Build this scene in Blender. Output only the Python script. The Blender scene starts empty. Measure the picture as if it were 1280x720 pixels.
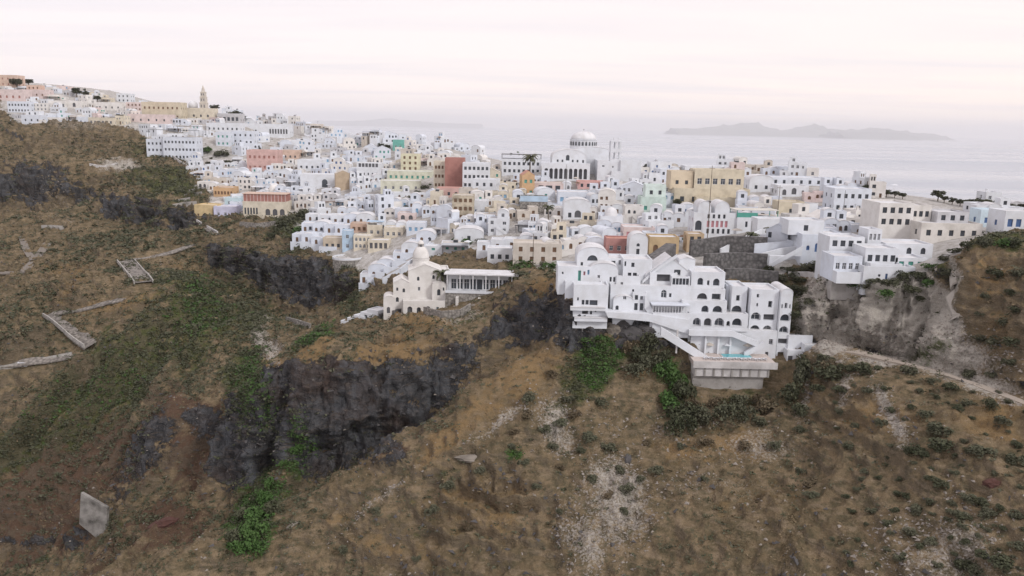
import bpy, math, random
import numpy as np
from mathutils import Matrix, Vector
from mathutils.geometry import tessellate_polygon

random.seed(7)
RNG = np.random.default_rng(7)
SC = bpy.context.scene
COL = SC.collection
R = math.radians

# ------------------------------------------------------------------ camera
CAM_Z = 255.0
FPX = 1000.0                       # focal length in pixels of the 1280 wide photograph
PITCH, ROLL = R(11.55), R(1.2)
_F = Vector((0, math.cos(PITCH), -math.sin(PITCH)))
_R0 = Vector((1, 0, 0))
_U0 = Vector((0, math.sin(PITCH), math.cos(PITCH)))
_R = _R0 * math.cos(ROLL) + _U0 * math.sin(ROLL)
_U = _U0 * math.cos(ROLL) - _R0 * math.sin(ROLL)
cam_data = bpy.data.cameras.new("camera")
cam = bpy.data.objects.new("camera", cam_data)
COL.objects.link(cam)
cam_data.sensor_width = 36.0
cam_data.lens = 36.0 * FPX / 1280.0
cam_data.clip_start, cam_data.clip_end = 1.0, 200000.0
m = Matrix.Identity(4)
for i in range(3):
    m[i][0], m[i][1], m[i][2] = _R[i], _U[i], -_F[i]
m[2][3] = CAM_Z
cam.matrix_world = m
SC.camera = cam

# ------------------------------------------------------------------ light and sky
SC.view_settings.view_transform = 'Standard'
SC.view_settings.look = 'None'
SC.view_settings.gamma = 1.0
SC.view_settings.exposure = 0.15
SC.view_settings.use_curve_mapping = False
SC.cycles.max_bounces = 5
SC.cycles.diffuse_bounces = 2
SC.cycles.glossy_bounces = 2
SC.cycles.transmission_bounces = 2
SC.cycles.volume_bounces = 3
SC.cycles.use_denoising = True
SC.cycles.sample_clamp_indirect = 4.0

SUN_EL, SUN_AZ = R(36), R(134)      # azimuth clockwise from +Y: behind the camera and a little to its left
world = bpy.data.worlds.new("World")
SC.world = world
world.use_nodes = True
nt = world.node_tree
nt.nodes.clear()
def N(t, kind, **kw):
    n = t.nodes.new(kind)
    for k, v in kw.items():
        setattr(n, k, v)
    return n
def mixc(t, fac, a, b, mode='MIX'):
    n = N(t, 'ShaderNodeMix', data_type='RGBA', blend_type=mode)
    for sock, val in ((n.inputs[0], fac), (n.inputs[6], a), (n.inputs[7], b)):
        if isinstance(val, (int, float)):
            sock.default_value = val
        elif isinstance(val, (tuple, list)):
            sock.default_value = (*val, 1) if len(val) == 3 else val
        else:
            t.links.new(val, sock)
    return n.outputs[2]
def ramp(t, fac, stops, interp='LINEAR'):
    n = N(t, 'ShaderNodeValToRGB')
    n.color_ramp.interpolation = interp
    el = n.color_ramp.elements
    while len(el) < len(stops):
        el.new(0.5)
    for e, (p, c) in zip(el, stops):
        e.position = p
        e.color = (c, c, c, 1) if isinstance(c, (int, float)) else (*c, 1)
    t.links.new(fac, n.inputs[0])
    return n.outputs[0]
def math_(t, op, a, b=None, clamp=False):
    n = N(t, 'ShaderNodeMath', operation=op, use_clamp=clamp)
    for sock, val in ((n.inputs[0], a), (n.inputs[1], b)):
        if val is None:
            continue
        if isinstance(val, (int, float)):
            sock.default_value = val
        else:
            t.links.new(val, sock)
    return n.outputs[0]
def noise(t, vec, scale, detail=4.0, rough=0.55, dist=0.0):
    n = N(t, 'ShaderNodeTexNoise')
    n.inputs['Scale'].default_value = scale
    n.inputs['Detail'].default_value = detail
    n.inputs['Roughness'].default_value = rough
    n.inputs['Distortion'].default_value = dist
    if vec is not None:
        t.links.new(vec, n.inputs['Vector'])
    return n.outputs[0]

sky = N(nt, 'ShaderNodeTexSky', sky_type='NISHITA')
sky.sun_disc = False
sky.sun_elevation, sky.sun_rotation = SUN_EL, SUN_AZ
tc = N(nt, 'ShaderNodeTexCoord')
sep = N(nt, 'ShaderNodeSeparateXYZ')
nt.links.new(tc.outputs['Generated'], sep.inputs[0])
# thin high cloud deck: the noise is laid on a plane overhead, so its bands flatten towards the horizon
den = math_(nt, 'ADD', math_(nt, 'MAXIMUM', sep.outputs[2], 0.0), 0.045)
cx = math_(nt, 'DIVIDE', sep.outputs[0], den)
cy = math_(nt, 'DIVIDE', sep.outputs[1], den)
comb = N(nt, 'ShaderNodeCombineXYZ')
nt.links.new(math_(nt, 'MULTIPLY', cx, 0.32), comb.inputs[0])
nt.links.new(cy, comb.inputs[1])
cl1 = noise(nt, comb.outputs[0], 0.75, 5.0, 0.55, 0.35)
cl2 = noise(nt, comb.outputs[0], 0.2, 3.0, 0.5, 0.2)
warm = math_(nt, 'ADD', math_(nt, 'MULTIPLY', sep.outputs[0], 0.75), 0.45, True)
warm = math_(nt, 'MULTIPLY', warm, ramp(nt, sep.outputs[2], [(0.0, 1.0), (0.25, 0.0)]))
up = ramp(nt, sep.outputs[2], [(0.0, 0.0), (0.22, 1.0)])
base = mixc(nt, up, (11.0, 9.75, 9.6), (9.5, 8.75, 9.05))
base = mixc(nt, warm, base, (12.0, 10.1, 9.0))
cloud = mixc(nt, ramp(nt, cl1, [(0.42, 0.0), (0.72, 0.8)]), base, (8.8, 8.25, 8.7))
cloud = mixc(nt, math_(nt, 'MULTIPLY', ramp(nt, cl2, [(0.45, 0.0), (0.75, 1.0)]), 0.45), cloud, (10.2, 9.3, 9.1))
full = mixc(nt, 0.9, sky.outputs[0], cloud)
bg = N(nt, 'ShaderNodeBackground')
bg.inputs['Strength'].default_value = 0.1
nt.links.new(full, bg.inputs['Color'])
wo = N(nt, 'ShaderNodeOutputWorld')
nt.links.new(bg.outputs[0], wo.inputs['Surface'])

sun_data = bpy.data.lights.new("sun", 'SUN')
sun_data.energy = 1.45
sun_data.angle = R(11)
sun_data.color = (1.0, 0.98, 0.96)
sun = bpy.data.objects.new("sun", sun_data)
COL.objects.link(sun)
sd = Vector((math.sin(SUN_AZ) * math.cos(SUN_EL), math.cos(SUN_AZ) * math.cos(SUN_EL), math.sin(SUN_EL)))
sun.rotation_euler = (-sd).to_track_quat('-Z', 'Y').to_euler()
sun.location = (0, 0, 600)

# ------------------------------------------------------------------ picture <-> place
def ray(u, v):
    d = _F + _R * ((u - 640) / FPX) - _U * ((v - 360) / FPX)
    return d / d.y
def at(u, v, Y):
    d = ray(u, v)
    return Vector((d.x * Y, Y, CAM_Z + d.z * Y))
def project(P):
    q = P - np.array((0, 0, CAM_Z))
    f, r, u = np.array(_F), np.array(_R), np.array(_U)
    w = np.maximum(q @ f, 1e-3)
    return 640 + FPX * (q @ r) / w, 360 - FPX * (q @ u) / w

# numpy lattice noise
def _hash(ix, iy, iz, seed):
    h = (ix.astype(np.int64) * 374761393 + iy.astype(np.int64) * 668265263 + iz.astype(np.int64) * 2147483647 + seed * 1274126177) & 0xFFFFFFFF
    h = ((h ^ (h >> 13)) * 1274126177) & 0xFFFFFFFF
    h = ((h ^ (h >> 16)) * 2246822519) & 0xFFFFFFFF
    return ((h ^ (h >> 15)) & 0xFFFF) / 32767.5 - 1.0
def vnoise(p, seed=0):
    i = np.floor(p); f = p - i; i = i.astype(np.int64)
    f = f * f * f * (f * (f * 6 - 15) + 10)
    out = 0
    for dx in (0, 1):
        for dy in (0, 1):
            for dz in (0, 1):
                w = (f[:, 0] if dx else 1 - f[:, 0]) * (f[:, 1] if dy else 1 - f[:, 1]) * (f[:, 2] if dz else 1 - f[:, 2])
                out = out + w * _hash(i[:, 0] + dx, i[:, 1] + dy, i[:, 2] + dz, seed)
    return out
def fbm(p, octaves=4, seed=0, ridged=False):
    a, s, out = 1.0, 0.0, 0
    for o in range(octaves):
        n = vnoise(p * 2.03 ** o + o * 17.3, seed + o)
        if ridged:
            n = 1 - 2 * np.abs(n)
        out = out + a * n
        s += a
        a *= 0.5
    return out / s

# ------------------------------------------------------------------ materials
MATS = {}
def new_mat(name):
    mt = bpy.data.materials.new(name)
    mt.use_nodes = True
    t = mt.node_tree
    b = t.nodes['Principled BSDF']
    return mt, t, b
def plaster(name, col, rough=0.9, wear=0.16, scale=0.35):
    if name in MATS:
        return MATS[name]
    mt, t, b = new_mat(name)
    g = N(t, 'ShaderNodeNewGeometry')
    n1 = noise(t, g.outputs['Position'], scale, 5, 0.6)
    n2 = noise(t, g.outputs['Position'], scale * 7, 3, 0.6)
    dark = tuple(c * (1 - wear * 1.6) * k for c, k in zip(col, (1.0, 0.985, 0.96)))
    c = mixc(t, ramp(t, n1, [(0.4, 0.0), (0.72, 1.0)]), col, dark)
    c = mixc(t, math_(t, 'MULTIPLY', ramp(t, n2, [(0.5, 0.0), (0.75, 1.0)]), 0.5), c, tuple(x * (1 - wear) for x in col))
    t.links.new(c, b.inputs['Base Color'])
    b.inputs['Roughness'].default_value = rough
    b.inputs['Specular IOR Level'].default_value = 0.25
    MATS[name] = mt
    return mt
def plain(name, col, rough=0.6, metal=0.0, spec=0.5):
    if name in MATS:
        return MATS[name]
    mt, t, b = new_mat(name)
    g = N(t, 'ShaderNodeNewGeometry')
    n1 = noise(t, g.outputs['Position'], 1.3, 3, 0.6)
    c = mixc(t, n1, tuple(min(1, x * 1.15) for x in col), tuple(x * 0.82 for x in col))
    t.links.new(c, b.inputs['Base Color'])
    b.inputs['Roughness'].default_value = rough
    b.inputs['Metallic'].default_value = metal
    b.inputs['Specular IOR Level'].default_value = spec
    MATS[name] = mt
    return mt
def stone(name, c1, c2, scale=1.2):
    if name in MATS:
        return MATS[name]
    mt, t, b = new_mat(name)
    g = N(t, 'ShaderNodeNewGeometry')
    vo = N(t, 'ShaderNodeTexVoronoi')
    vo.inputs['Scale'].default_value = scale
    t.links.new(g.outputs['Position'], vo.inputs['Vector'])
    se = N(t, 'ShaderNodeSeparateColor')
    t.links.new(vo.outputs['Color'], se.inputs[0])
    c = mixc(t, se.outputs[0], c1, c2)
    c = mixc(t, ramp(t, vo.outputs['Distance'], [(0.25, 0.0), (0.75, 1.0)]), c, tuple(x * 0.45 for x in c1))
    n1 = noise(t, g.outputs['Position'], 0.25, 4, 0.6)
    c = mixc(t, ramp(t, n1, [(0.35, 0.0), (0.75, 0.6)]), c, tuple(x * 0.7 for x in c2))
    t.links.new(c, b.inputs['Base Color'])
    bp = N(t, 'ShaderNodeBump')
    bp.inputs['Strength'].default_value = 0.7
    bp.inputs['Distance'].default_value = 0.15
    t.links.new(vo.outputs['Distance'], bp.inputs['Height'])
    bp.invert = True
    t.links.new(bp.outputs[0], b.inputs['Normal'])
    b.inputs['Roughness'].default_value = 0.95
    MATS[name] = mt
    return mt
def leafy(name, c1, c2, c3):
    if name in MATS:
        return MATS[name]
    mt, t, b = new_mat(name)
    g = N(t, 'ShaderNodeNewGeometry')
    oi = N(t, 'ShaderNodeObjectInfo')
    n1 = noise(t, g.outputs['Position'], 0.9, 3, 0.6)
    c = mixc(t, ramp(t, n1, [(0.35, 0.0), (0.65, 1.0)]), c1, c2)
    c = mixc(t, math_(t, 'MULTIPLY', g.outputs['Random Per Island'], 0.55), c, c3)
    c = mixc(t, math_(t, 'MULTIPLY', oi.outputs['Random'], 0.4), c, c3)
    t.links.new(c, b.inputs['Base Color'])
    b.inputs['Roughness'].default_value = 0.8
    b.inputs['Specular IOR Level'].default_value = 0.2
    MATS[name] = mt
    return mt

WHITE = plaster('whitewash', (0.70, 0.725, 0.765), wear=0.09)
WHITE2 = plaster('whitewash_cool', (0.67, 0.71, 0.78), wear=0.1)
WHITE3 = plaster('whitewash_warm', (0.73, 0.71, 0.685), wear=0.12)
CREAM = plaster('cream_plaster', (0.69, 0.63, 0.52))
BEIGE = plaster('beige_plaster', (0.61, 0.56, 0.50))
GREYW = plaster('pale_grey_plaster', (0.55, 0.55, 0.57))
YELLOW = plaster('ochre_yellow_plaster', (0.66, 0.52, 0.30))
SAND = plaster('sand_plaster', (0.63, 0.565, 0.44))
PINK = plaster('pink_plaster', (0.62, 0.42, 0.385))
PEACH = plaster('peach_plaster', (0.66, 0.50, 0.41))
PALEPINK = plaster('pale_pink_plaster', (0.70, 0.59, 0.57))
ROSE = plaster('rose_plaster', (0.45, 0.24, 0.22))
REDP = plaster('brick_red_plaster', (0.40, 0.20, 0.17))
ORANGE = plaster('orange_plaster', (0.58, 0.39, 0.23))
MINT = plaster('mint_plaster', (0.58, 0.70, 0.65))
TEAL = plaster('teal_paint', (0.18, 0.46, 0.40))
PGREEN = plaster('pale_green_plaster', (0.64, 0.65, 0.53))
LILAC = plaster('lilac_plaster', (0.60, 0.60, 0.75))
SKYB = plaster('sky_blue_paint', (0.46, 0.59, 0.72))
TAN = plaster('tan_plaster', (0.50, 0.40, 0.29))
ROOFW = plaster('white_roof', (0.70, 0.70, 0.715), wear=0.14)
ROOFG = plaster('grey_roof', (0.50, 0.49, 0.49), wear=0.2)
ROOFC = plaster('cream_roof', (0.60, 0.55, 0.49), wear=0.2)
TERRA = plaster('terracotta_roof', (0.55, 0.30, 0.24), wear=0.2)
GLASS = plain('dark_glass', (0.06, 0.07, 0.085), 0.15, 0.0, 0.6)
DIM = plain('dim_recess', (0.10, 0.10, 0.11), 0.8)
BLUE = plain('blue_paint', (0.06, 0.13, 0.30), 0.6)
LBLUE = plain('light_blue_paint', (0.22, 0.40, 0.58), 0.6)
BROWN = plain('brown_wood', (0.16, 0.09, 0.05), 0.7)
GREENP = plain('green_paint', (0.08, 0.32, 0.26), 0.6)
PINKP = plain('pink_shutter_paint', (0.55, 0.25, 0.28), 0.6)
FRAMEW = plain('white_frame', (0.75, 0.75, 0.77), 0.6)
DARKM = plain('dark_canopy', (0.05, 0.05, 0.055), 0.7)
METAL = plain('grey_metal', (0.25, 0.25, 0.26), 0.5, 0.5)
POOL = plain('pool_water', (0.12, 0.45, 0.50), 0.08)
DECK = plain('deck_paving', (0.56, 0.49, 0.45), 0.8)
BASALT = stone('basalt_masonry', (0.13, 0.125, 0.125), (0.20, 0.19, 0.185), 1.1)
RUBBLE = stone('rubble_masonry', (0.30, 0.28, 0.255), (0.40, 0.375, 0.345), 1.3)
CONC = plaster('weathered_concrete', (0.37, 0.35, 0.33), wear=0.3, scale=0.2)
PATHW = plaster('path_parapet', (0.44, 0.42, 0.39), wear=.3, scale=.5)
CONCL = plaster('pale_concrete', (0.60, 0.58, 0.57), wear=0.25, scale=0.25)

# ------------------------------------------------------------------ mesh helpers
def link(ob, parent=None):
    COL.objects.link(ob)
    if parent is not None:
        ob.parent = parent
    return ob
def tag(o, label=None, cat=None, group=None, kind=None):
    for k, v in (('label', label), ('category', cat), ('group', group), ('kind', kind)):
        if v:
            o[k] = v
    return o
def empty(name, loc, rz=0.0):
    o = bpy.data.objects.new(name, None)
    o.empty_display_size = 0.5
    o.location = loc
    o.rotation_euler = (0, 0, rz)
    return link(o)
class MB:
    """collects faces of one mesh"""
    def __init__(s):
        s.v, s.f, s.mi, s.mats = [], [], [], []
    def slot(s, mat):
        if mat not in s.mats:
            s.mats.append(mat)
        return s.mats.index(mat)
    def add(s, verts, faces, mat):
        k, o = s.slot(mat), len(s.v)
        s.v.extend([tuple(p) for p in verts])
        s.f.extend([tuple(i + o for i in f) for f in faces])
        s.mi.extend([k] * len(faces))
        return s
    def box(s, x0, x1, y0, y1, z0, z1, mat, skip=''):
        v = [(x0, y0, z0), (x1, y0, z0), (x1, y1, z0), (x0, y1, z0), (x0, y0, z1), (x1, y0, z1), (x1, y1, z1), (x0, y1, z1)]
        fs = {'b': (0, 3, 2, 1), 't': (4, 5, 6, 7), 'f': (0, 1, 5, 4), 'r': (1, 2, 6, 5), 'k': (2, 3, 7, 6), 'l': (3, 0, 4, 7)}
        return s.add(v, [f for k, f in fs.items() if k not in skip], mat)
    def obox(s, p, q, w, h, mat, drop=0.0):
        """a bar from p to q, w wide, h high above the line, sunk by drop"""
        p, q = Vector(p), Vector(q)
        d = (q - p); d.z = 0
        if d.length < 1e-6:
            return s
        n = Vector((-d.y, d.x, 0)).normalized() * (w / 2)
        a = [p - n, p + n, q + n, q - n]
        v = [(x.x, x.y, x.z - drop) for x in a] + [(x.x, x.y, x.z + h) for x in a]
        return s.add(v, [(0, 1, 2, 3), (7, 6, 5, 4), (0, 4, 5, 1), (1, 5, 6, 2), (2, 6, 7, 3), (3, 7, 4, 0)], mat)
    def lathe(s, prof, n, mat, cx=0, cy=0, a0=0.0, a1=2 * math.pi, cap=True):
        """prof: (radius, z) list from bottom to top"""
        fullc = abs(a1 - a0 - 2 * math.pi) < 1e-6
        k = n if fullc else n + 1
        v, f = [], []
        for r, z in prof:
            for i in range(k):
                a = a0 + (a1 - a0) * i / n
                v.append((cx + r * math.cos(a), cy + r * math.sin(a), z))
        for j in range(len(prof) - 1):
            for i in range(n):
                a, b = j * k + i, j * k + (i + 1) % k
                f.append((a, b, b + k, a + k))
        if cap:
            f.append(tuple(range(k - 1, -1, -1)))
            f.append(tuple((len(prof) - 1) * k + i for i in range(k)))
        return s.add(v, f, mat)
    def tube(s, p, q, r0, r1, mat, n=7):
        p, q = Vector(p), Vector(q)
        d = (q - p)
        z = d.normalized()
        x = z.orthogonal().normalized()
        y = z.cross(x)
        v = []
        for c, r in ((p, r0), (q, r1)):
            for i in range(n):
                a = 2 * math.pi * i / n
                v.append(c + x * (r * math.cos(a)) + y * (r * math.sin(a)))
        f = [(i, (i + 1) % n, n + (i + 1) % n, n + i) for i in range(n)]
        f += [tuple(range(n - 1, -1, -1)), tuple(range(n, 2 * n))]
        return s.add(v, f, mat)
    def outline(s, w, z0, h, arch):
        """2D outline (x, z) of an opening, counter-clockwise"""
        if not arch:
            return [(-w / 2, z0), (w / 2, z0), (w / 2, z0 + h), (-w / 2, z0 + h)]
        r = w / 2
        sp = max(h - r, 0.02)
        k = 10
        rz = h - sp
        return [(-r, z0), (r, z0)] + [(r * math.cos(math.pi * i / k), z0 + sp + rz * math.sin(math.pi * i / k)) for i in range(k + 1)]
    def facade(s, outer, openings, mat, T, reveal=0.28):
        """a wall face with real openings: outer is a 2D outline, openings are (cx, z, w, h, arch)"""
        loops = [[Vector((x, z, 0)) for x, z in outer]]
        holes = []
        for cx, z, w, h, arch in openings:
            ol = [(cx + x, zz) for x, zz in s.outline(w, z, h, arch)]
            holes.append(ol)
            loops.append([Vector((x, zz, 0)) for x, zz in reversed(ol)])
        tris = tessellate_polygon(loops)
        flat = [p for lp in loops for p in lp]
        v = [T @ Vector((p.x, 0, p.y)) for p in flat]
        fs = []
        for a, b, c in tris:
            pa, pb, pc = flat[a], flat[b], flat[c]
            ar = (pb.x - pa.x) * (pc.y - pa.y) - (pb.y - pa.y) * (pc.x - pa.x)
            if abs(ar) < 1e-9:
                continue
            fs.append((a, b, c) if ar > 0 else (a, c, b))
        s.add(v, fs, mat)
        for ol in holes:
            k = len(ol)
            v = [T @ Vector((x, 0, z)) for x, z in ol] + [T @ Vector((x, reveal, z)) for x, z in ol]
            s.add(v, [(i, i + k, (i + 1) % k + k, (i + 1) % k) for i in range(k)], mat)
        return s
    def mesh(s, name):
        me = bpy.data.meshes.new(name)
        me.from_pydata(s.v, [], s.f)
        for mt in s.mats:
            me.materials.append(mt)
        if len(s.mats) > 1:
            me.polygons.foreach_set('material_index', s.mi)
        me.update()
        return me
    def build(s, name, parent=None, smooth=False):
        me = s.mesh(name)
        if smooth:
            me.polygons.foreach_set('use_smooth', [True] * len(me.polygons))
        return link(bpy.data.objects.new(name, me), parent)

_pane_cache = {}
def pane_mesh(w, h, arch, kind, frame):
    """window or door leaf that stands in an opening; local origin bottom centre, front towards -y"""
    key = (round(w, 1), round(h, 1), arch, kind, frame.name)
    if key in _pane_cache:
        return _pane_cache[key]
    mb = MB()
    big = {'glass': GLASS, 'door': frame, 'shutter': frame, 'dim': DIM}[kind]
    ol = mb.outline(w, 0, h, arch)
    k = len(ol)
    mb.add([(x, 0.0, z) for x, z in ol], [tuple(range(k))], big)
    if kind != 'dim':
        fw = min(0.09, w * 0.09)
        cx, cz = 0, h / 2
        inn = [(x + (cx - x) * (2 * fw / w), z + (cz - z) * (2 * fw / h)) for x, z in ol]
        v = [(x, -0.06, z) for x, z in ol] + [(x, -0.06, z) for x, z in inn] + [(x, 0.0, z) for x, z in inn]
        f = [(i, (i + 1) % k, (i + 1) % k + k, i + k) for i in range(k)]
        f += [(i + k, (i + 1) % k + k, (i + 1) % k + 2 * k, i + 2 * k) for i in range(k)]
        mb.add(v, f, frame)
        top = h - (w / 2 if arch else 0) * 0.15
        if kind == 'glass':
            mb.box(-0.035, 0.035, -0.05, -0.005, fw, top - fw, frame, 'k')
            if h > 1.3:
                mb.box(-w / 2 + fw, w / 2 - fw, -0.045, -0.006, h * 0.62, h * 0.62 + 0.06, frame, 'k')
        else:
            mb.box(-0.02, 0.02, -0.03, -0.005, fw, top - fw, DIM, 'k')
    me = mb.mesh('window')
    _pane_cache[key] = me
    return me
def add_panes(parent, openings, T, kinds, reveal=0.28):
    """one child per opening; kinds gives (name, kind, frame) for each"""
    for (cx, z, w, h, arch), (nm, kind, frame) in zip(openings, kinds):
        if nm is None:
            continue
        o = bpy.data.objects.new(nm, pane_mesh(w, h, arch, kind, frame))
        link(o, parent)
        o.matrix_local = T @ Matrix.Translation((cx, reveal - 0.01, z))

def block(parent, name, W, D, H, mat, roofm=None, front=(), fk=(), left=(), lk=(), right=(), rk=(), roof='flat', plinth=3.0, par=0.45, off=(0, 0, 0), yaw=0.0, reveal=0.28, rise=None):
    """one volume of a building; front wall at y=0, body behind it. Openings: (cx, z, w, h, arch)."""
    roofm = roofm or ROOFW
    mb = MB()
    I = Matrix.Identity(4)
    top = H + (par if roof in ('flat', 'dome') else 0)
    hw = W / 2
    if roof == 'vault':
        rs = rise or min(hw, 1.9)
        arc = [(hw * math.cos(math.pi * i / 12), H + rs * math.sin(math.pi * i / 12)) for i in range(13)]
        outer = [(-hw, -plinth), (hw, -plinth)] + arc
    elif roof == 'gable':
        rs = rise or W * 0.22
        outer = [(-hw, -plinth), (hw, -plinth), (hw, H), (0, H + rs), (-hw, H)]
    elif roof == 'shedl':
        outer = [(-hw, -plinth), (hw, -plinth), (hw, H), (-hw, H - (rise or 2))]
    else:
        outer = [(-hw, -plinth), (hw, -plinth), (hw, top), (-hw, top)]
    mb.facade(outer, front, mat, I, reveal)
    TL = Matrix.Translation((-hw, D / 2, 0)) @ Matrix.Rotation(-math.pi / 2, 4, 'Z')
    TR = Matrix.Translation((hw, D / 2, 0)) @ Matrix.Rotation(math.pi / 2, 4, 'Z')
    side_top = top if roof in ('flat', 'dome') else H
    lt = H - (rise or 2) if roof == 'shedl' else side_top
    mb.facade([(-D / 2, -plinth), (D / 2, -plinth), (D / 2, lt), (-D / 2, lt)], left, mat, TL, reveal)
    mb.facade([(-D / 2, -plinth), (D / 2, -plinth), (D / 2, side_top), (-D / 2, side_top)], right, mat, TR, reveal)
    n = len(outer)
    mb.add([(x, D, z) for x, z in outer], [tuple(reversed(range(n)))], mat)
    pt = 0.3
    if roof in ('flat', 'dome'):
        # parapet rim and its inner faces
        a = [(-hw, 0), (hw, 0), (hw, D), (-hw, D)]
        b = [(-hw + pt, pt), (hw - pt, pt), (hw - pt, D - pt), (-hw + pt, D - pt)]
        v = [(x, y, top) for x, y in a] + [(x, y, top) for x, y in b] + [(x, y, H) for x, y in b]
        mb.add(v, [(i, (i + 1) % 4, (i + 1) % 4 + 4, i + 4) for i in range(4)] + [(i + 4, (i + 1) % 4 + 4, (i + 1) % 4 + 8, i + 8) for i in range(4)], mat)
    ob = mb.build(name, parent)
    ob.location = off
    ob.rotation_euler = (0, 0, yaw)
    rb = MB()
    if roof in ('flat', 'dome'):
        rb.add([(-hw + pt, pt, H), (hw - pt, pt, H), (hw - pt, D - pt, H), (-hw + pt, D - pt, H)], [(0, 1, 2, 3)], roofm)
    else:
        prof = outer[2:] if roof != 'shedl' else [(hw, H), (-hw, lt)]
        k = len(prof)
        ov = 0.12
        rb.add([(x, -ov, z + 0.02) for x, z in prof] + [(x, D + ov, z + 0.02) for x, z in prof], [(i, i + k, i + 1 + k, i + 1) for i in range(k - 1)], roofm)
        rb.add([(x, -ov, z + 0.02) for x, z in prof] + [(x, -ov, z - 0.14) for x, z in prof], [(i, i + 1, i + 1 + k, i + k) for i in range(k - 1)], roofm)
    ro = rb.build('roof', ob if parent is not None else None, smooth=(roof == 'vault'))
    if parent is None:
        ro.parent = ob
    if roof == 'dome':
        dr = min(W, D) * 0.36
        db = MB()
        db.lathe([(dr * 1.04, H), (dr * 1.04, H + dr * 0.45)] + [(dr * math.cos(a), H + dr * 0.45 + dr * math.sin(a)) for a in [k * math.pi / 16 for k in range(8)]] + [(0.05, H + dr * 1.46)], 16, roofm, 0, D / 2, cap=False)
        db.build('dome', ob, smooth=True)
    add_panes(ob, front, I, fk, reveal)
    add_panes(ob, left, TL, lk, reveal)
    add_panes(ob, right, TR, rk, reveal)
    return ob
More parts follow.
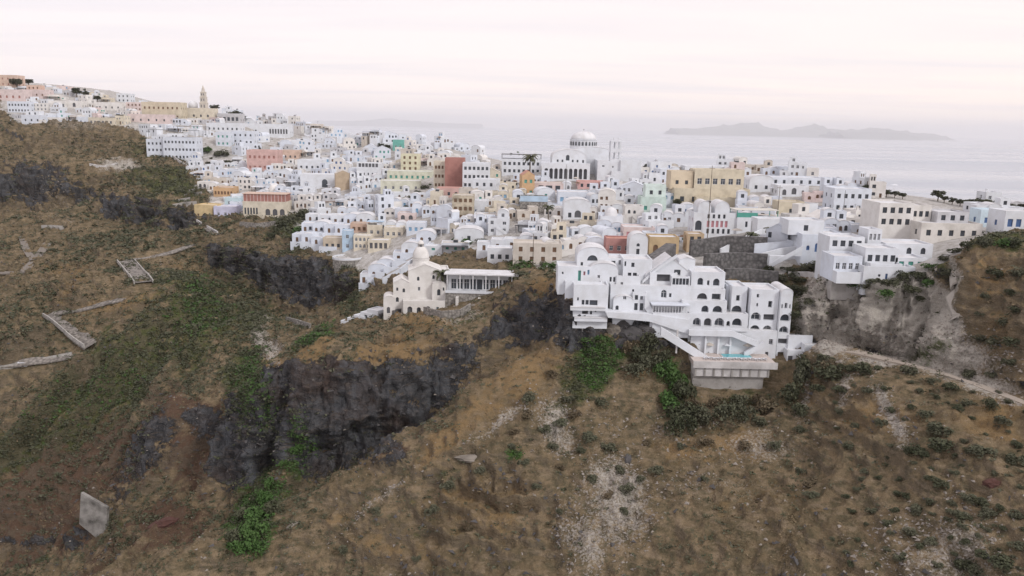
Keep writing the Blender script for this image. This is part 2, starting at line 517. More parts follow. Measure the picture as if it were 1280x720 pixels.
# ------------------------------------------------------------------ terrain
CP = [  # (u, v, distance forward) read off the photograph, estimated from the storey heights of the houses
 # far town on the ridge
 (0,108,720),(60,124,700),(120,133,690),(180,146,650),(240,152,640),(310,160,640),(0,146,640),(40,158,610),(100,155,605),(170,162,600),
 (205,185,575),(230,203,545),(250,216,515),(265,225,500),(350,235,470),(420,192,560),(330,172,640),(470,183,580),(400,172,660),
 (560,186,540),(520,180,600),(450,215,500),(400,215,500),(300,215,530),
 # middle town
 (250,276,430),(300,272,425),(355,268,420),(390,264,415),(375,302,365),(440,322,335),(455,357,310),(500,372,272),(440,400,258),(495,385,258),
 (500,235,430),(600,240,390),(600,300,312),(650,280,325),(540,300,320),(530,345,268),(480,300,350),(430,270,400),(560,215,460),
 (740,226,400),(690,215,420),(640,215,440),(800,226,400),(700,300,292),(800,310,272),(860,318,255),(760,270,330),(820,265,320),
 (560,378,250),(600,372,245),(640,360,238),(700,345,228),(760,340,222),(700,366,208),
 # around the hotel
 (920,345,216),(900,312,236),(990,300,236),(880,346,211),(820,346,212),(960,372,206),(1000,372,205),(1080,352,206),(1110,352,203),
 (712,372,200),(735,405,197),(760,396,199),(800,400,198),(820,402,198),(845,414,195.5),(862,432,193.5),(900,440,195),(960,440,195),(1020,450,190.5),(990,444,193),
 (735,424,194.5),(770,424,194.5),(800,436,193),(830,452,190),
 (868,497,184.5),(920,497,184),(970,490,184.5),(840,475,187),(780,452,191),
 # right of town
 (1200,312,200),(1280,294,205),(1280,282,262),(1050,265,300),(1180,278,268),(900,235,370),(1100,242,340),(1280,264,320),(1000,226,390),(820,212,430),(900,214,430),(1190,258,320),
 (1360,286,215),(1400,262,320),
 # right hill, pumice cliffs, path
 (1235,302,192),(1280,302,186),(1200,345,177),(1280,400,160),(1195,400,172),(1350,310,182),(1400,400,150),
 (1030,430,186),(1090,446,179),(1160,461,169),(1280,503,151),(1220,480,160),(1380,540,140),(1250,450,161),
 (1035,351,198.5),(1048,352,197.5),(1062,354,196.5),(1078,355,195.5),(1092,357,194),(1050,350,203),(1070,350,203),(1110,362,188),(1165,372,183),(1020,385,197),
 (1035,412,194),(1055,420,191.5),(1075,428,189),(1095,434,186.5),(1110,436,185),(1135,440,182),(1160,442,179.5),
 # slope below the hotel and the path
 (1000,520,172),(1150,560,146),(1280,600,129),(1280,720,114),(1100,720,122),(900,720,131),(1000,600,155),(900,600,158),(800,560,168),(820,520,178),(740,455,191),(780,485,185),
 (700,720,139),(700,600,160),(700,480,186),(1100,480,166),(1400,720,106),(1400,600,120),
 # crest in front of the dark cliff
 (720,440,194),(650,452,193),(600,482,188),(500,546,180),(420,600,174),(350,644,170),(300,672,166),(210,712,161),
 (600,600,163),(600,720,143),(500,650,160),(500,720,150),(350,720,155),(420,680,160),
 # dark cliff of the headland, top then foot
 (715,385,207),(690,372,212),(650,396,213),(600,418,211),(560,432,208),(500,448,203),(440,461,199),(385,468,200),(340,470,206),
 (690,425,201.5),(650,444,205),(600,478,202),(560,515,199),(530,540,196),(500,556,194),(470,575,192.5),(440,590,191),(395,604,191),(345,590,199),
 (480,437,214),(500,402,235),(560,402,229),(620,388,223),(660,352,226),(430,425,226),(400,440,236),(360,456,222),(640,372,222),
 # gully and the slopes below the headland
 (310,485,232),(300,560,212),(320,640,184),(350,602,190),(280,690,173),(300,600,202),(265,520,238),(265,560,231),(290,600,208),
 (240,640,205),(245,600,222),(200,560,238),(200,640,214),(165,700,196),(120,660,234),(100,540,268),(0,560,264),(0,700,233),(60,690,232),(0,640,246),(60,600,254),(100,720,220),(150,600,245),(-60,650,245),
 (0,462,292),(40,510,276),(150,530,263),(0,400,332),(175,350,322),(64,396,318),(90,412,305),(116,437,294),(160,480,278),(60,490,282),
 (0,340,382),(100,330,372),(0,280,445),(100,270,445),(200,290,405),(200,330,360),
 (50,205,525),(50,250,512),(150,243,475),(150,280,465),(220,258,437),(225,300,427),(10,215,530),(10,258,517),(100,225,512),(100,262,500),(185,252,455),(188,292,446),(-40,215,540),(-40,260,527),
 (100,190,560),(200,212,520),(200,238,490),(30,180,590),(140,205,535),
 (270,300,392),(300,308,380),(330,316,367),(365,322,354),(400,326,342),(430,345,328),(272,343,383),(300,356,370.5),(330,366,357),(360,378,345),(392,386,333),(430,392,319),
 (250,400,312),(330,420,287),(400,410,277),(420,402,272),(250,480,262),(320,450,262),(370,420,272),(200,430,290),(220,520,240),(300,500,240),
]
def _rows(lst):
    return [tuple(at(*c)) for c in lst]
CPW = np.array(_rows(CP) + [
  # ground the photograph does not show: the far side of the ridge falling to the coast, the margins
  (-60, 640, 205), (60, 600, 205), (140, 520, 205), (220, 470, 205), (330, 420, 200), (-200, 800, 235), (-420, 860, 280), (-600, 760, 290),
  (-300, 1200, 140), (100, 1000, 120), (500, 900, 110), (-700, 1300, 150), (200, 1500, 40), (-500, 1700, 50), (800, 1400, 40), (620, 560, 170),
  (0, 90, 148), (-80, 90, 135), (80, 85, 158), (140, 80, 165), (-150, 110, 112), (-220, 150, 92), (-300, 240, 92), (-420, 330, 130), (-520, 450, 190), (-620, 560, 240),
  (0, 60, 132), (200, 120, 212), (280, 200, 228), (-250, 60, 70), (250, 60, 175),
])
PATH_MAIN = [at(*c) for c in ((1018,428,188),(1030,430,186),(1060,438,182.5),(1090,446,179),(1125,454,174),(1160,461,169),(1190,470,164.5),(1220,480,160),(1280,503,151),(1380,540,140))]
_ex = []
for _a, _b in zip(PATH_MAIN, PATH_MAIN[1:]):
    _d = (_b - _a); _d.z = 0; _n = Vector((-_d.y, _d.x, 0)).normalized()
    _c = max(2, int(_d.length / 4))
    for _i in range(_c):
        _p = _a.lerp(_b, _i / _c)
        if _i:
            _ex.append(tuple(_p))
        _ex.append(tuple(_p + _n * 2.6 + Vector((0, 0, .15))))
CPW = np.concatenate([CPW, np.array(_ex)])
_K = None
def _phi(r):
    return np.sqrt(r * r + 4.0)
def _fit():
    global _K
    P = CPW[:, :2]
    n = len(P)
    A = np.zeros((n + 3, n + 3))
    A[:n, :n] = _phi(np.linalg.norm(P[:, None] - P[None], axis=2)) - np.eye(n) * 0.15
    A[:n, n] = 1; A[:n, n + 1:] = P / 300.0
    A[n:, :n] = A[:n, n:].T
    b = np.zeros(n + 3); b[:n] = CPW[:, 2]
    _K = np.linalg.solve(A, b)
_fit()
def height(x, y):
    """smooth ground height at arrays x, y"""
    x = np.atleast_1d(np.asarray(x, float)); y = np.atleast_1d(np.asarray(y, float))
    out = np.empty(len(x)); P = CPW[:, :2]; n = len(P)
    for s in range(0, len(x), 40000):
        xs, ys = x[s:s + 40000], y[s:s + 40000]
        d2 = (xs[:, None] - P[None, :, 0]) ** 2 + (ys[:, None] - P[None, :, 1]) ** 2
        out[s:s + 40000] = np.sqrt(d2 + 4.0) @ _K[:n] + _K[n] + xs / 300 * _K[n + 1] + ys / 300 * _K[n + 2]
    return out
_YS = np.geomspace(80, 900, 1400)
def hit(u, v):
    """where the line of sight through pixel (u, v) meets the ground"""
    d = ray(u, v)
    z = CAM_Z + d.z * _YS
    h = height(d.x * _YS, _YS)
    k = np.nonzero(z <= h)[0]
    if len(k) == 0:
        i = int(np.argmin(z - h))
        Y = _YS[i]
    else:
        i = max(k[0], 1)
        a, b = z[i - 1] - h[i - 1], h[i] - z[i]
        Y = _YS[i - 1] + (_YS[i] - _YS[i - 1]) * a / max(a + b, 1e-9)
    return Vector((d.x * Y, Y, CAM_Z + d.z * Y))

# zones of ground cover: ellipses (u, v, radius along, radius across, turn in degrees, weight)
Z = {
'green': [(760,458,30,32,0,1.8),(205,235,50,26,-10,1),(185,190,40,18,15,.5),(365,282,42,24,10,1),(150,480,150,52,-28,1),(50,560,95,32,-25,1),(255,400,90,60,-15,.9),(225,360,60,25,0,.8),(240,450,60,50,0,.9),(320,495,30,50,0,1),(318,650,34,60,20,1),(370,560,16,50,10,1),(390,430,30,7,-35,1),
  (745,480,34,32,0,.9),(640,580,12,9,0,1),(255,188,28,14,0,1),(285,190,20,10,0,.8),(900,500,90,18,0,.6),(840,480,22,60,0,.9),(1120,344,50,12,-10,.8),(1165,346,34,14,0,.7),(980,370,30,45,0,.7),(1245,312,50,14,0,.8),(800,432,24,24,0,.8),(1165,440,32,12,-20,.8),(590,398,40,12,0,.5),(630,312,26,8,0,.6),(690,333,18,8,0,1),(650,338,16,9,0,1),(440,375,24,30,0,.6),(420,340,20,14,0,.6),(300,320,30,12,0,.5),(460,395,18,10,0,.8),(340,510,26,40,0,.7),(560,600,60,9,-35,.4),(520,670,50,8,-30,.35),(700,510,30,14,-30,.5),(150,660,20,14,0,.6),(60,710,20,8,0,.9),(300,420,60,40,0,.6),(130,440,50,20,0,.4),(520,240,30,10,-40,.8)],
'vivid': [(762,455,24,28,0,1.8),(318,655,30,50,20,.8),(372,560,12,45,10,.7),(640,580,12,8,0,1),(650,338,14,8,0,1),(690,333,16,7,0,.8),(842,470,16,50,0,.6),(245,400,40,50,0,.35),(120,500,90,30,-28,.3),(325,495,22,45,0,.5),(390,430,28,5,-35,.9),(900,500,40,10,0,.3)],
'rock': [(430,520,110,62,-18,1),(350,520,26,66,0,1),(655,405,80,36,-14,1),(300,330,52,28,20,1),(375,352,46,38,20,1),(50,228,66,28,0,1),(150,262,56,22,10,1),(222,282,28,26,0,1),(265,532,44,26,0,.9),(800,415,44,22,0,.9),(560,445,70,26,-15,.8),(20,305,40,30,0,.6),(490,560,50,26,-30,.8),(200,385,20,12,0,.6),(735,415,30,16,0,.8),(10,170,30,16,0,.6),(120,200,60,16,0,.35),(120,680,16,20,0,.7),(50,682,60,7,0,.8),(1040,640,30,14,-35,.35),(545,580,50,9,-25,.3),(640,690,70,8,-10,.3),(180,180,24,10,0,.4),(300,380,24,14,0,.5),(840,500,10,8,0,.4)],
'red': [(110,580,130,90,-30,1.15),(60,660,120,60,0,1.0),(250,560,60,80,20,.9),(230,660,70,50,-20,.8),(200,656,18,9,-20,1.3),(215,520,50,60,0,.8),(160,560,70,60,0,.7),(380,588,40,14,-20,.8),(50,620,70,60,0,.6),(250,610,50,60,0,.6),(560,492,60,20,-25,.7),(90,590,40,60,0,.5),(320,560,18,20,0,.8),(1245,607,14,8,0,.9),(30,500,40,20,-30,.5),(490,570,50,14,-30,.6),(200,470,30,20,0,.6)],
'ochre': [(480,440,66,20,-14,.9),(530,395,55,15,0,1),(670,470,80,38,-32,.8),(580,545,80,30,-35,.8),(810,455,20,44,0,.9),(890,560,90,30,0,.7),(1235,352,42,44,0,.9),(1100,520,80,30,0,.6),(1250,520,60,40,0,.8),(140,390,70,24,0,.7),(230,332,50,14,0,.5),(600,640,90,50,0,.5),(780,420,20,16,0,.5),(350,460,26,12,-20,.9),(400,440,30,12,-35,.9),(1000,480,50,30,0,.6),(690,360,26,16,0,.8),(1240,420,50,40,0,.7),(240,215,18,6,10,.9),(480,690,90,40,0,.5),(80,350,60,18,0,.5),(120,215,50,14,0,.4),(960,640,120,50,0,.35),(420,650,40,10,-35,.6)],
'pale': [(695,535,36,46,-20,.9),(765,610,44,90,0,.8),(1050,386,52,50,0,2.2),(1115,398,50,50,0,2.2),(1165,415,40,44,0,2),(1215,450,60,30,10,.9),(1120,525,14,70,-25,.9),(1240,478,60,16,18,1),(1190,690,90,60,0,.6),(340,440,14,30,-35,.9),(940,560,80,30,0,.6),(150,208,34,9,0,.9),(620,540,60,9,-38,.7),(480,620,70,8,-38,.6),(1190,360,10,40,0,.9),(560,400,30,8,0,.4),(300,250,20,10,0,.4),(80,250,20,40,0,.3),(100,160,60,10,0,.4),(570,395,60,12,0,.5),(1010,410,30,16,0,.9),(1000,500,10,40,10,.5),(1060,480,10,40,15,.5),(730,690,30,50,0,.7),(900,620,100,20,8,.4),(400,690,30,8,-30,.3),(190,345,30,12,0,.4),(840,540,60,20,0,.4)],
}
Z['pale'] = [(a_, b_, c_, d_, e_, w_ * (.72 if b_ > 500 else 1)) for a_, b_, c_, d_, e_, w_ in Z['pale']]
TOWN = [(0,88),(60,100),(130,112),(250,130),(300,142),(420,165),(520,172),(640,188),(700,205),(820,205),(960,214),(1100,236),(1290,258),(1290,285),(1225,298),(1165,345),(1110,352),(1070,340),(990,330),(975,345),(905,352),(850,345),(720,352),(690,340),(600,312),(540,320),(500,350),(470,352),(430,325),(385,312),(365,290),(395,265),(310,275),(262,272),(262,235),(235,205),(200,185),(165,160),(90,153),(30,156),(0,140)]
def inpoly(px, py, poly):
    ins = np.zeros(len(px), bool)
    j = len(poly) - 1
    for i in range(len(poly)):
        xi, yi = poly[i]; xj, yj = poly[j]
        c = ((yi > py) != (yj > py)) & (px < (xj - xi) * (py - yi) / ((yj - yi) if yj != yi else 1e-9) + xi)
        ins ^= c
        j = i
    return ins

NC, NR = 860, 620
def build_terrain():
    a = np.concatenate([np.linspace(-1.5, -0.76, 60)[:-1], np.linspace(-0.76, 0.76, NC - 118), np.linspace(0.76, 1.5, 60)[1:]])
    # finer where the photograph looks
    Ys = np.geomspace(70, 1700, 1500)
    X = (a[:, None] * Ys[None, :]).ravel(); Yv = np.tile(Ys, NC)
    H = height(X, Yv).reshape(NC, -1)
    out = np.empty((NC, NR, 3))
    for i in range(NC):
        dz = np.diff(H[i]); dy = np.diff(Ys)
        w = np.sqrt(dz ** 2 + (0.42 * dy) ** 2) / Ys[1:] * np.where(Ys[1:] > 800, 0.25, 1.0)
        s = np.concatenate([[0], np.cumsum(w)])
        t = np.linspace(0, s[-1], NR)
        yy = np.interp(t, s, Ys)
        out[i, :, 0] = a[i] * yy; out[i, :, 1] = yy; out[i, :, 2] = np.interp(yy, Ys, H[i])
    P = out.reshape(-1, 3)
    # normals of the smooth ground
    e = 1.0
    hx = (height(P[:, 0] + e, P[:, 1]) - height(P[:, 0] - e, P[:, 1])) / (2 * e)
    hy = (height(P[:, 0], P[:, 1] + e) - height(P[:, 0], P[:, 1] - e)) / (2 * e)
    nrm = np.stack([-hx, -hy, np.ones(len(hx))], 1)
    nrm /= np.linalg.norm(nrm, axis=1)[:, None]
    steep = np.sqrt(hx ** 2 + hy ** 2)
    cliff = np.clip((steep - 0.95) / 0.9, 0, 1)
    u, v = project(P)
    n0 = fbm(P * 0.045, 4, 3)
    n1 = fbm(P * 0.16, 4, 11)
    zone = {}
    # ragged edges: the outlines are bent by noise that lives on the ground
    wu = 26 * fbm(P * 0.035, 4, 61) + 14 * fbm(P * 0.14, 3, 62)
    wv = 20 * fbm(P * 0.035, 4, 71) + 12 * fbm(P * 0.14, 3, 72)
    for key, ells in Z.items():
        mk = np.zeros(len(P))
        for (eu, ev, ra, rb, an, w) in ells:
            c, s_ = math.cos(R(an)), math.sin(R(an))
            k_ = min(1.0, 0.35 + min(ra, rb) / 40.0)
            du, dv = u + k_ * wu - eu, v + k_ * wv - ev
            d = np.sqrt(((du * c + dv * s_) / ra) ** 2 + ((-du * s_ + dv * c) / rb) ** 2)
            mk = np.maximum(mk, w * np.clip((1.35 - d + 0.35 * n0 + 0.45 * n1) * 0.9, 0, 1))
        zone[key] = np.clip(mk, 0, 1)
    town = inpoly(u + 6 * n1, v + 3 * n0, TOWN).astype(float)
    pale, rock = zone['pale'], zone['rock']
    crag = np.clip(np.maximum(cliff, rock * np.clip((steep - 0.35) / 0.5, 0, 1)) * (1 - town), 0, 1)
    rock = np.clip(np.maximum(rock * np.clip(0.25 + steep, 0, 1), cliff * 0.9), 0, 1) * (1 - pale) * (1 - 0.8 * np.maximum(town, zone['green'] * .8 * (1 - cliff)))
    calm = np.exp(-(((u - 1262) / 90) ** 2 + ((v - 385) / 95) ** 2) ** 2)
    calm = np.maximum(calm, np.clip((u - 1290) / 40, 0, 1))
    crag *= 1 - calm; rock *= 1 - calm
    # relief
    q = P * np.array((1, 1, 0.55))
    rg = fbm(q * 0.10, 5, 21, True)
    rg2 = fbm(q * 0.33 + 5, 4, 31, True)
    soft = fbm(P * 0.07, 5, 41)
    fine = fbm(P * 0.45, 4, 51)
    strata = np.abs(((P[:, 2] + 5.0 * n0 + 1.6 * n1) / 2.9) % 1.0 - 0.5) * 2
    ledge = np.clip((strata - 0.55) * 4, -1, 1)
    near = np.clip((P[:, 1] - 90) / 30, 0.3, 1)
    quiet = 1 - 0.92 * town
    # flat shelves under what is built on the slope
    for (eu, ev, ra, rb) in ((900,470,130,34),(560,372,90,24),(1180,470,160,10),(120,410,60,30)):
        quiet *= 1 - 0.75 * np.exp(-(((u - eu) / ra) ** 2 + ((v - ev) / rb) ** 2) ** 2)
    lump = fbm(P * 0.22 + 9, 4, 81, True)
    blk = fbm(np.floor(P * np.array((0.28, 0.28, 0.5)) + 0.8 * fbm(P * 0.3, 2, 95)[:, None]) * 3.7, 1, 91)
    col_ = fbm(P * np.array((0.30, 0.30, 0.05)) + 3, 4, 101, True)      # upright fractures in the lava cliffs
    # the foot of a cliff is hollowed out, its brow leans out
    hd = np.sqrt(hx ** 2 + hy ** 2) + 1e-6
    ux, uy = -hx / hd, -hy / hd
    def steep_at(k):
        a_, b_ = P[:, 0] + ux * k, P[:, 1] + uy * k
        return (height(a_, b_) - height(a_ + ux * 2, b_ + uy * 2)) / 2
    below = np.clip(1.1 - steep_at(4.0), 0, 1)
    hollow = crag * cliff * below * (1 - pale) * np.clip(0.6 + 1.2 * n0, 0, 1)
    soilamp = (1.9 * soft + 0.7 * fine + 1.3 * lump + 1.4 * rg2 * np.clip(0.4 + n0, 0, 1) + 0.95 * ledge * np.clip(0.15 + 1.6 * n0 + 1.3 * n1, 0, 1) * (1 - zone['green'] * .6))
    for pts, wid in (([(1022,430),(1050,436),(1085,446),(1120,455),(1160,462),(1195,472),(1235,486),(1285,505),(1330,526)], 11), ([(64,396),(80,405),(95,418),(108,430),(116,438)], 14), ([(157,327),(165,337),(174,348),(180,357)], 15),
                     ([(64,396),(100,388),(145,378),(175,366)], 6), ([(157,327),(190,322),(225,314),(248,300)], 6), ([(116,438),(92,446),(60,452),(30,458),(-10,466)], 7), ([(1192,340),(1194,362),(1186,380),(1196,398),(1190,415)], 7)):
        dm = np.full(len(P), 1e9)
        for (x0, y0), (x1, y1) in zip(pts, pts[1:]):
            L2 = (x1 - x0) ** 2 + (y1 - y0) ** 2
            tt = np.clip(((u - x0) * (x1 - x0) + (v - y0) * (y1 - y0)) / L2, 0, 1)
            dm = np.minimum(dm, np.hypot(u - x0 - tt * (x1 - x0), v - y0 - tt * (y1 - y0)))
        quiet *= 1 - 0.9 * np.exp(-(dm / wid) ** 2)
        crag *= 1 - np.exp(-(dm / wid) ** 2)
    amp = crag * (3.0 * rg + 2.0 * rg2 + 0.7 * fine + 1.1 * blk + 2.0 * col_) + (1 - crag) * soilamp
    far = np.clip(P[:, 1] / 250, 0.8, 1.9)
    clean = np.clip(1.3 - np.sqrt(((u - 1200) / 190) ** 2 + ((v - 590) / 150) ** 2), 0, 1)
    # gullies and spurs that run down the caldera side on the left
    across = P[:, 0] * 0.86 - P[:, 1] * 0.5; along = P[:, 0] * 0.5 + P[:, 1] * 0.86
    spur = fbm(np.stack([across * 0.045, along * 0.010, P[:, 2] * 0.004], 1) + 3.3, 3, 111, True)
    lm_ = np.clip((400 - u) / 130, 0, 1) * np.clip((v - 330) / 90, 0, 1)
    amp = amp + lm_ * (9.0 * np.sign(spur) * np.abs(spur) ** 1.3 + 1.6 * fbm(np.stack([across * 0.14, along * 0.035, P[:, 2] * 0.02], 1), 2, 121, True))
    rm_ = np.clip((u - 430) / 120, 0, 1) * np.clip((v - 440) / 60, 0, 1)
    amp = amp + rm_ * 2.2 * fbm(np.stack([P[:, 0] * 0.085, P[:, 1] * 0.016, P[:, 2] * 0.01], 1) + 7, 3, 131, True)
    amp = amp + crag * 0.35 * fbm(P * 1.1, 2, 141, True)
    shelf = np.clip(1.4 - np.sqrt(((u - 560) / 170) ** 2 + ((v - 640) / 95) ** 2), 0, 1)
    amp = amp + shelf * 1.3 * np.clip(np.abs(((P[:, 2] + 9.0 * n0 + 1.2 * n1) / 5.2) % 1.0 - 0.5) * 10 - 3.4, -1, 1) * np.clip(0.5 + n0, 0.1, 1)
    # the pumice faces: upright grooves, level beds and a shallow cave
    pum = np.exp(-(((u - 1100) / 85) ** 2 + ((v - 398) / 42) ** 2) ** 2) * (1 - town)
    beds = np.abs(((P[:, 2] + 1.5 * n0) / 1.7) % 1.0 - 0.5) * 2
    amp = amp + pum * cliff * (2.4 * col_ + 1.1 * rg2 + 0.5 * beds)
    cave = np.exp(-(((u - 1047) / 13) ** 2 + ((v - 393) / 6.5) ** 2) ** 2)
    amp = amp - 4.5 * cave
    D = amp * quiet * near * far
    P = P + nrm * D[:, None]
    hz = nrm.copy(); hz[:, 2] = 0
    P = P - hz * (hollow * 8.0 * quiet)[:, None]
    # how steep each small face really is, once the relief is in
    Gd = P.reshape(NC, NR, 3)
    ta = np.gradient(Gd, axis=0); tb = np.gradient(Gd, axis=1)
    nn = np.cross(ta, tb).reshape(-1, 3); nn /= np.linalg.norm(nn, axis=1)[:, None] + 1e-9
    nz_ = np.abs(nn[:, 2])
    local = np.clip((0.80 - nz_) / 0.35, 0, 1) * (1 - town)
    rock = np.clip(np.maximum(rock * np.clip(0.62 + 0.9 * local, 0, 1.2), local * 0.33 * (1 - pale) * np.clip(0.55 + n0, 0, 1) * (1 - calm)), 0, 1)
    idx = np.arange(NC * NR).reshape(NC, NR)
    f = np.stack([idx[:-1, :-1], idx[1:, :-1], idx[1:, 1:], idx[:-1, 1:]], -1).reshape(-1, 4)
    me = bpy.data.meshes.new('hillside')
    me.vertices.add(len(P)); me.vertices.foreach_set('co', P.ravel())
    me.loops.add(f.size); me.loops.foreach_set('vertex_index', f.ravel())
    me.polygons.add(len(f)); me.polygons.foreach_set('loop_start', np.arange(0, f.size, 4)); me.polygons.foreach_set('loop_total', np.full(len(f), 4))
    me.update(calc_edges=True)
    me.polygons.foreach_set('use_smooth', np.ones(len(f), bool))
    for nm, ch in (('cover_a', (zone['green'], zone['vivid'], rock)), ('cover_b', (zone['red'], zone['ochre'], pale)), ('cover_c', (town, local, clean))):
        at_ = me.attributes.new(nm, 'FLOAT_COLOR', 'POINT')
        dat = np.ones((len(P), 4)); dat[:, 0], dat[:, 1], dat[:, 2] = ch
        at_.data.foreach_set('color', dat.ravel())
    ob = link(bpy.data.objects.new('hillside', me))
    tag(ob, kind='structure')
    return ob, P, f, dict(zone=zone, town=town, clean=clean, crag=crag, steep=steep, u=u, v=v, rock=rock)

def terrain_material():
    mt, t, b = new_mat('hillside_ground')
    g = N(t, 'ShaderNodeNewGeometry')
    pos = g.outputs['Position']
    def attr(nm):
        n = N(t, 'ShaderNodeAttribute', attribute_name=nm)
        s = N(t, 'ShaderNodeSeparateColor')
        t.links.new(n.outputs['Color'], s.inputs[0])
        return s.outputs
    A, B, C = attr('cover_a'), attr('cover_b'), attr('cover_c')
    big = noise(t, pos, 0.05, 6, 0.62)
    mid = noise(t, pos, 0.35, 6, 0.65)
    sml = noise(t, pos, 1.7, 5, 0.7)
    mp = N(t, 'ShaderNodeMapping'); mp.inputs['Scale'].default_value = (0.25, 0.25, 1.6)
    t.links.new(pos, mp.inputs[0])
    lay = noise(t, mp.outputs[0], 0.9, 5, 0.65, 0.4)
    def sharp(mask, nz, k=0.34):
        """a mask whose edge is broken up by a noise"""
        s = math_(t, 'ADD', mask, math_(t, 'MULTIPLY', math_(t, 'SUBTRACT', nz, 0.5), 1.5))
        return ramp(t, s, [(0.5 - k / 2, 0.0), (0.5 + k / 2, 1.0)])
    c = mixc(t, ramp(t, big, [(0.35, 0.0), (0.65, 1.0)]), (0.178, 0.134, 0.080), (0.262, 0.198, 0.122))
    c = mixc(t, ramp(t, mid, [(0.4, 0.0), (0.62, 1.0)]), c, (0.096, 0.082, 0.050))
    c = mixc(t, math_(t, 'MULTIPLY', ramp(t, lay, [(0.5, 0.0), (0.62, 1.0)]), 0.6), c, (0.285, 0.22, 0.15))
    c = mixc(t, math_(t, 'MULTIPLY', sharp(B[0], mid), 0.9), c, mixc(t, lay, (0.135, 0.082, 0.055), (0.075, 0.048, 0.036)))
    c = mixc(t, math_(t, 'MULTIPLY', sharp(B[1], mid), 0.85), c, mixc(t, sml, (0.315, 0.212, 0.105), (0.205, 0.140, 0.072)))
    c = mixc(t, math_(t, 'MULTIPLY', sharp(B[2], sml), 0.85), c, mixc(t, lay, (0.60, 0.565, 0.51), (0.38, 0.35, 0.31)))
    grass = mixc(t, ramp(t, sml, [(0.35, 0.0), (0.65, 1.0)]), (0.105, 0.112, 0.042), (0.050, 0.070, 0.024))
    grass = mixc(t, sharp(A[1], mid), grass, (0.046, 0.115, 0.022))
    c = mixc(t, math_(t, 'MULTIPLY', sharp(A[0], mid), 0.86), c, grass)
    # sparse low scrub everywhere but on bare scree
    vo = N(t, 'ShaderNodeTexVoronoi'); vo.inputs['Scale'].default_value = 0.55
    t.links.new(pos, vo.inputs['Vector'])
    spots = ramp(t, math_(t, 'ADD', vo.outputs['Distance'], math_(t, 'MULTIPLY', sml, 0.5)), [(0.42, 1.0), (0.56, 0.0)])
    spots = math_(t, 'MULTIPLY', spots, ramp(t, big, [(0.42, 0.15), (0.62, 0.85)]))
    spots = math_(t, 'MULTIPLY', spots, math_(t, 'SUBTRACT', 1.0, math_(t, 'MULTIPLY', C[2], 0.9), True))
    spots = math_(t, 'MULTIPLY', spots, math_(t, 'SUBTRACT', 1.0, math_(t, 'MULTIPLY', B[2], 0.85), True))
    c = mixc(t, spots, c, (0.092, 0.090, 0.055))
    c = mixc(t, math_(t, 'MULTIPLY', math_(t, 'MULTIPLY', sharp(C[1], mid), math_(t, 'SUBTRACT', 1.0, B[2], True)), 0.55), c, mixc(t, lay, (0.10, 0.080, 0.058), (0.17, 0.14, 0.105)))
    # dark volcanic rock
    r1 = mixc(t, ramp(t, mid, [(0.35, 0.0), (0.7, 1.0)]), (0.030, 0.031, 0.034), (0.105, 0.104, 0.107))
    r1 = mixc(t, ramp(t, lay, [(0.52, 0.0), (0.7, 1.0)]), r1, (0.125, 0.100, 0.080))
    r1 = mixc(t, math_(t, 'MULTIPLY', ramp(t, big, [(0.5, 0.0), (0.66, 1.0)]), 0.55), r1, (0.085, 0.052, 0.036))
    cr = N(t, 'ShaderNodeTexVoronoi', feature='DISTANCE_TO_EDGE'); cr.inputs['Scale'].default_value = 0.27
    mp2 = N(t, 'ShaderNodeMapping'); mp2.inputs['Scale'].default_value = (1, 1, 0.45)
    wob = N(t, 'ShaderNodeVectorMath', operation='ADD')
    nzv = N(t, 'ShaderNodeTexNoise'); nzv.inputs['Scale'].default_value = 0.5; nzv.inputs['Detail'].default_value = 4
    t.links.new(pos, nzv.inputs['Vector'])
    sc_ = N(t, 'ShaderNodeVectorMath', operation='SCALE'); sc_.inputs['Scale'].default_value = 3.0
    t.links.new(nzv.outputs['Color'], sc_.inputs[0])
    t.links.new(pos, wob.inputs[0]); t.links.new(sc_.outputs[0], wob.inputs[1])
    t.links.new(wob.outputs[0], mp2.inputs[0]); t.links.new(mp2.outputs[0], cr.inputs['Vector'])
    crack = ramp(t, cr.outputs['Distance'], [(0.0, 0.5), (0.05, 1.0)])
    mp3 = N(t, 'ShaderNodeMapping'); mp3.inputs['Scale'].default_value = (1, 1, 0.3)
    t.links.new(pos, mp3.inputs[0])
    streak = noise(t, mp3.outputs[0], 0.22, 6, 0.6, 0.5)
    r1 = mixc(t, math_(t, 'MULTIPLY', ramp(t, streak, [(0.48, 0.0), (0.66, 1.0)]), 0.6), r1, (0.135, 0.142, 0.155))
    r1 = mixc(t, crack, (0.022, 0.022, 0.024), r1)
    r1 = mixc(t, math_(t, 'MULTIPLY', ramp(t, sml, [(0.52, 0.0), (0.72, 1.0)]), 0.35), r1, (0.15, 0.145, 0.145))
    both = math_(t, 'ADD', math_(t, 'MULTIPLY', mid, 0.5), math_(t, 'MULTIPLY', sml, 0.5))
    rockmask = sharp(A[2], both, 0.14)
    c = mixc(t, rockmask, c, r1)
    c = mixc(t, math_(t, 'MULTIPLY', C[0], 0.9), c, mixc(t, ramp(t, mid, [(0.4, 0.0), (0.6, 1.0)]), (0.60, 0.585, 0.57), (0.42, 0.395, 0.36)))
    grit = ramp(t, noise(t, pos, 6.0, 3, 0.7), [(0.3, 0.72), (0.7, 1.25)])
    c = mixc(t, 1.0, c, grit, 'MULTIPLY')
    # stones and holes
    t.links.new(c, b.inputs['Base Color'])
    b.inputs['Roughness'].default_value = 1.0
    b.inputs['Specular IOR Level'].default_value = 0.1
    hgt = math_(t, 'ADD', math_(t, 'MULTIPLY', mid, 0.9), math_(t, 'MULTIPLY', sml, 0.5))
